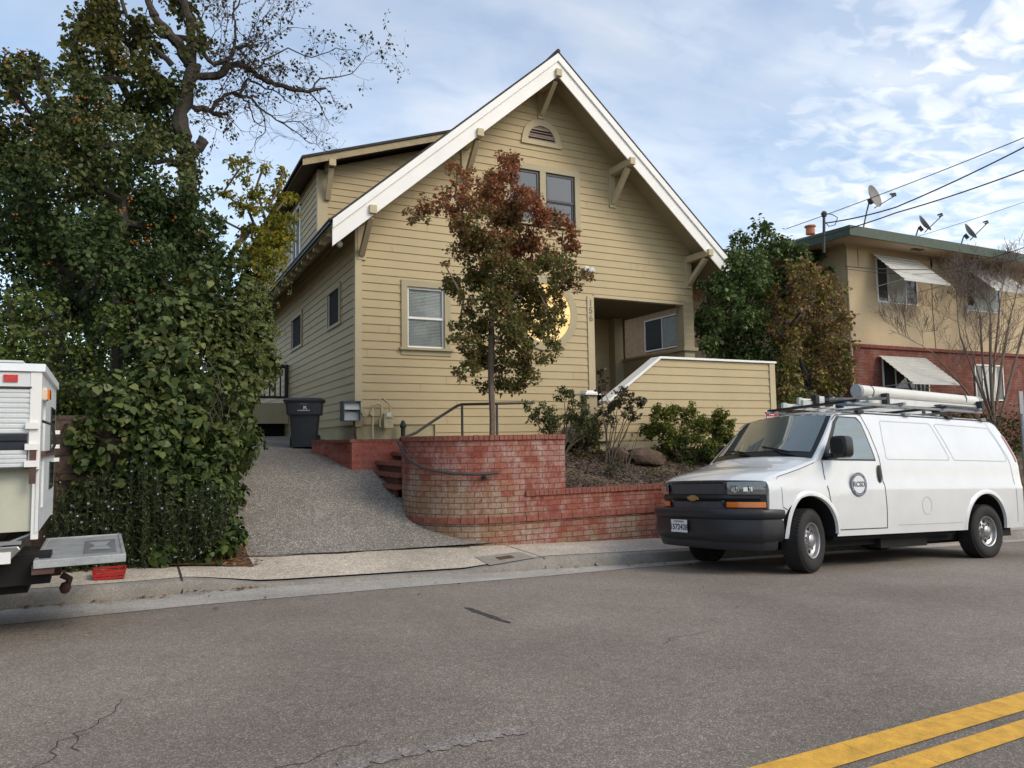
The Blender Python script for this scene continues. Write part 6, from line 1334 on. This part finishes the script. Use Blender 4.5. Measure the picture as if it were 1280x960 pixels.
# --- shrubs in the bark bed
def shrub(name, label, lst, Y, mat, seed, base, size, dens, stems, n_=8, r0=.014, cat='shrub', width=.36, fill=.95):
    t = thing(name, label, cat, base); cl = C3(lst, Y, .2, seed); g = np.random.default_rng(seed); mb = MB()
    for c, r in cl:
        b_ = Vector(base)+Vector((g.normal()*.06, g.normal()*.06, 0)); c = Vector(c); m_ = b_.lerp(c, .5)+Vector((g.normal()*.07, g.normal()*.05, .05)); mb.tube([b_, m_, c], [r0, r0*.8, r0*.35], 5, cap=False)
    for _ in range(stems//3):
        c, r = cl[g.integers(len(cl))]; c = Vector(c)+Vector(g.normal(size=3)*r*.5); b_ = Vector(base)+Vector((g.normal()*.08, g.normal()*.08, 0)); mb.tube([b_, b_.lerp(c, .5)+Vector(g.normal(size=3)*.06), c], [r0*.7, r0*.5, r0*.2], 4, cap=False)
    mb.build('stem', M('shrub_stem', (.09, .07, .05), .9, .2, 9), t, fix=False); sub = []
    for c, r in cl:
        for _ in range(n_):
            d = g.normal(size=3); d /= np.linalg.norm(d); sub.append((tuple(np.array(c)+d*r*g.uniform(.3, fill)), r*g.uniform(.22, .42)))
    P, D = scatter(sub, dens*9, seed+1, .15); leaves('foliage', mat, P, D, size, t, width=width, seed=seed+2, out=.35, droop=.3); return t
L_OL = leafmat('olive_leaf', [(.05, .07, .025), (.08, .10, .035), (.12, .13, .05), (.06, .075, .03)], .55, .25); L_ROSE = leafmat('rose_leaf', [(.03, .05, .025), (.05, .08, .035), (.12, .045, .035), (.045, .065, .03)], .45, .2)
shrub('olive_green_shrub', 'airy olive green shrub just right of the brick planter', [(690,515,20),(705,500,16),(715,525,20),(672,520,14),(690,535,16),(730,520,16),(728,505,10),(660,508,8),(742,540,16),(712,495,9)], 11.7, L_OL, 71, (6.9, 11.7, -.3), .048, 90, 8)
shrub('bronze_green_shrub', 'small bronze and green shrub beside the newel post', [(738,535,16),(730,550,14),(742,555,16),(715,550,12),(752,520,12),(745,570,10),(728,570,12)], 11.9, leafmat('bronze_green_leaf', [(.07, .08, .02), (.12, .10, .03), (.11, .055, .03), (.05, .07, .02)], .55, .25), 74, (7.35, 11.9, -.3), .045, 60, 8)
shrub('rose_bush', 'tall leggy rose bush with reddish leaves before the white stair cap', [(752,482,10),(750,465,7),(768,500,13),(782,510,14),(795,498,12),(775,490,10),(760,510,10),(790,520,9),(765,525,9),(785,495,10),(800,505,6)], 11.5, L_ROSE, 77, (7.7, 11.4, -.45), .058, 75, 6, n_=6, r0=.012)
shrub('dry_rose_stem', 'thin dry stemmed rose with few leaves in front of the rocks', [(790,545,6),(800,532,5),(775,575,5),(783,560,5)], 11.2, L_ROSE, 81, (7.7, 11.0, -.65), .04, 40, 8, n_=3, r0=.008)
shrub('rounded_green_shrub', 'dense round green shrub with yellow green tips, nearest the van bonnet', [(825,520,16),(845,515,15),(862,512,12),(815,540,16),(840,545,22),(865,540,22),(890,535,22),(900,520,14),(880,560,22),(850,565,20),(905,550,14),(830,560,14),(865,580,16),(915,530,8),(895,575,14)], 11.4, leafmat2('shrub_leaf', [(.03, .05, .018), (.05, .075, .025), (.08, .10, .035)], [(.06, .09, .02), (.13, .15, .025), (.20, .19, .03), (.05, .07, .02)], -1.5, 1.8, 1.5, rough=.5, trans=.25), 84, (9.6, 11.5, -.6), .052, 115, 6, n_=13)
shrub('small_ground_shrub', 'little grey green plant in the bark in front of the rose', [(768,580,8),(760,583,7),(776,585,7),(766,588,7)], 10.8, leafmat('grey_green_leaf', [(.05, .07, .035), (.08, .10, .05)], .6, .2), 87, (7.35, 10.7, -.7), .03, 160, 4, n_=5)
shrub('weed_tuft', 'small yellow green weed tuft in the bark near the van', [(818,588,6),(828,590,6),(810,590,5)], 10.5, leafmat('weed_leaf', [(.10, .12, .03), (.14, .15, .05)], .6, .3), 90, (8.2, 10.5, -.75), .03, 140, 2, n_=4, cat='plant')

# --- litter: bark chips, fallen leaves
g = np.random.default_rng(19)
def litter(name, mat, pts, size, kind='stuff', width=.5, sd=1):
    P = np.array(pts); D = np.tile(np.array([0, 0, 1.0]), (len(P), 1)); o = leaves(name, mat, P, D, size, None, width=width, seed=sd, out=1, upb=.6, droop=0, rand=.35); o['kind'] = kind; return o
CH = leafmat('bark_chip', [(.05, .032, .024), (.11, .08, .06), (.19, .15, .12), (.07, .045, .03)], .9, 0)
pts = []
for _ in range(9000):
    x, y = g.uniform(5.95, 12), g.uniform(10.15, 12.15); pts.append((x, y, bed(x, y)+.03*math.sin(x*3+y*2)*(.3 if y < 10.2 else 1)+.012))
litter('bark_chips', CH, pts, .035, sd=91)
DL = leafmat('dead_leaf', [(.13, .05, .03), (.22, .10, .04), (.28, .20, .09), (.16, .07, .04), (.38, .30, .12)], .8, .1)
pts = []
for _ in range(900):
    x = min(2.2, g.uniform(.75, 1.0)+abs(g.normal())*.22); y = g.uniform(9.5, 12.2); 
    if x > 1.05+.5*g.random() and y > 10.6: continue
    pts.append((x, y, (drive(x, y) if y > 9.95 else walk(x, y))+.015))
for _ in range(170):
    x = g.uniform(-1.5, 1.3) if g.random() < .6 else g.uniform(4.2, 12); y = curb_y(x)-abs(g.normal())*.07-.02; pts.append((x, y, road(x, y)+.012))
for _ in range(90):
    x = g.uniform(-2, 8); y = curb_y(x)-abs(g.normal())*1.6; pts.append((x, y, road(x, y)+.012))
litter('fallen_leaves', DL, pts, .04, sd=92)
DD2 = struct
# dirt under the ivy
asgrid(lambda x, y: (drive(x, y) if y > 9.97 else walk(x, y))+.008+.02*(x < .9), frange(.3, 1.28, 7), [9.45, 9.7, 9.96]+frange(10.0, 14, 12), 'leaf_mould', speckle('leaf_mould', (.12, .06, .04), (.26, .15, .09), (.04, .025, .018), 60, .4, .9, .95, bump=1.0))
# background beyond the driveway: a dark fence and far foliage closing the gap between hedge and house
mb = MB()
for i in range(40): mb.box(-6+i*.3, -5.715+i*.3, 31, 31.03, -.5, 1.9)
o = mb.build('board_fence', M('dark_fence', (.07, .055, .04), .9, .2, 5), None); tag(o, 'weathered board fence at the far end of the driveway', 'fence')

# ivy climbing the bare trunk
tr_ = [o for o in col.objects if o.name == 'gnarled_bare_tree'][0]; g = np.random.default_rng(23)
cl = [(tuple(A_(u+g.normal()*5, v, -.12+g.normal()*.1)), .16) for u, v in ((236,215),(234,235),(235,200),(232,180),(240,250),(230,170),(236,270),(245,225),(228,190),(233,60),(238,45),(228,90),(240,110),(230,120),(243,30),(250,60)) for _ in (0, 1)]
P, D = scatter(cl, 120, 93, .3); leaves('climbing_ivy', L_VINE, P, D, .07, tr_, width=.45, seed=94, out=.5, droop=.5)
# trees along the left side of the house, seen through the gaps and shading its wall
for (bx_, by_, h_, lab) in ((-1.0, 19.5, 6.0, 'dark side yard tree behind the ivy hedge'), (-.6, 24.5, 6.4, 'farthest dark tree along the left side of the house')):
    t = thing('side_yard_tree', lab, 'tree', (bx_, by_, 0)); g = np.random.default_rng(int(by_))
    cl = [((bx_+g.uniform(-1.6, 1.0), by_+g.uniform(-1.8, 1.8), g.uniform(.4, h_)), g.uniform(.6, 1.0)) for _ in range(34)]
    skeleton('trunk', BARK, [(bx_, by_, -.1), (bx_, by_, 1.5), (bx_, by_, 3)], [c for c, r in cl], .13, t, tip=.012, jitter=.06); sub = []
    for c, r in cl:
        for _ in range(6): d = g.normal(size=3); d /= np.linalg.norm(d); sub.append((tuple(np.array(c)+d*r*g.uniform(.4, .9)), r*g.uniform(.3, .5)))
    P, D = scatter(sub, 50, 95, .2); leaves('crown', L_TOY, P, D, .12, t, width=.4, seed=96, out=.5, droop=.3)
# marks worn into the road
mb = MB()
def blotch(cx, cy, rx, ry, rot, seed, n=18):
    g = np.random.default_rng(seed); pts = []
    for i in range(n):
        a = 2*math.pi*i/n; r_ = g.uniform(.65, 1.1); x, y = rx*r_*math.cos(a), ry*r_*math.sin(a); x, y = x*math.cos(rot)-y*math.sin(rot), x*math.sin(rot)+y*math.cos(rot); pts.append((cx+x, cy+y, road(cx+x, cy+y)+.003))
    return pts
mb.add(blotch(2.72, 6.0, .045, .48, .03, 3), [tuple(range(18))]); o = mb.build('tar_mark', speckle('tar', (.05, .045, .042), (.12, .11, .1), (.03, .028, .026), 95, .4, .5), None, fix=False); struct(o)
mb = MB()
for k in range(7): mb.add(blotch(.86+.13*k, 3.25+.01*k, .085, .07, .2, 10+k), [tuple(range(18))])
struct(mb.build('worn_paint_mark', speckle('worn_paint', (.25, .225, .205), (.42, .39, .36), (.16, .14, .125), 95, .45, .5), None, fix=False))

# fine cracks in the asphalt
mb = MB(); g = np.random.default_rng(77)
for (x, y, a, n_) in ((-.55, 3.3, 1.2, 16), (-.2, 3.9, 1.6, 12), (.4, 3.2, .3, 10), (7.5, 4.6, .1, 14), (3.4, 4.4, .2, 9)):
    for k in range(n_):
        a2 = a+g.normal()*.5; x2, y2 = x+.07*math.cos(a2), y+.07*math.sin(a2); w_ = .0022; nx_, ny_ = -math.sin(a2)*w_, math.cos(a2)*w_; z1_, z2_ = road(x, y)+.002, road(x2, y2)+.002
        mb.quad((x-nx_, y-ny_, z1_), (x2-nx_, y2-ny_, z2_), (x2+nx_, y2+ny_, z2_), (x+nx_, y+ny_, z1_)); x, y = x2, y2
struct(mb.build('asphalt_crack', JO, fix=False))
# wood across the street, met only in the reflections of paint and glass
cl = []; g = np.random.default_rng(78)
for i in range(26):
    x = -14+i*1.9+g.uniform(-.6, .6); h = g.uniform(2.0, 5.5)
    for _ in range(7): cl.append(((x+g.normal()*.9, -17+g.normal()*1.0, -1.6+g.uniform(.3, 1)*h), g.uniform(.7, 1.3)))
P, D = scatter(cl, 12, 79, .5); o = leaves('far_side_wood', L_TOY, P, D, .34, None, seed=80); o['kind'] = 'stuff'
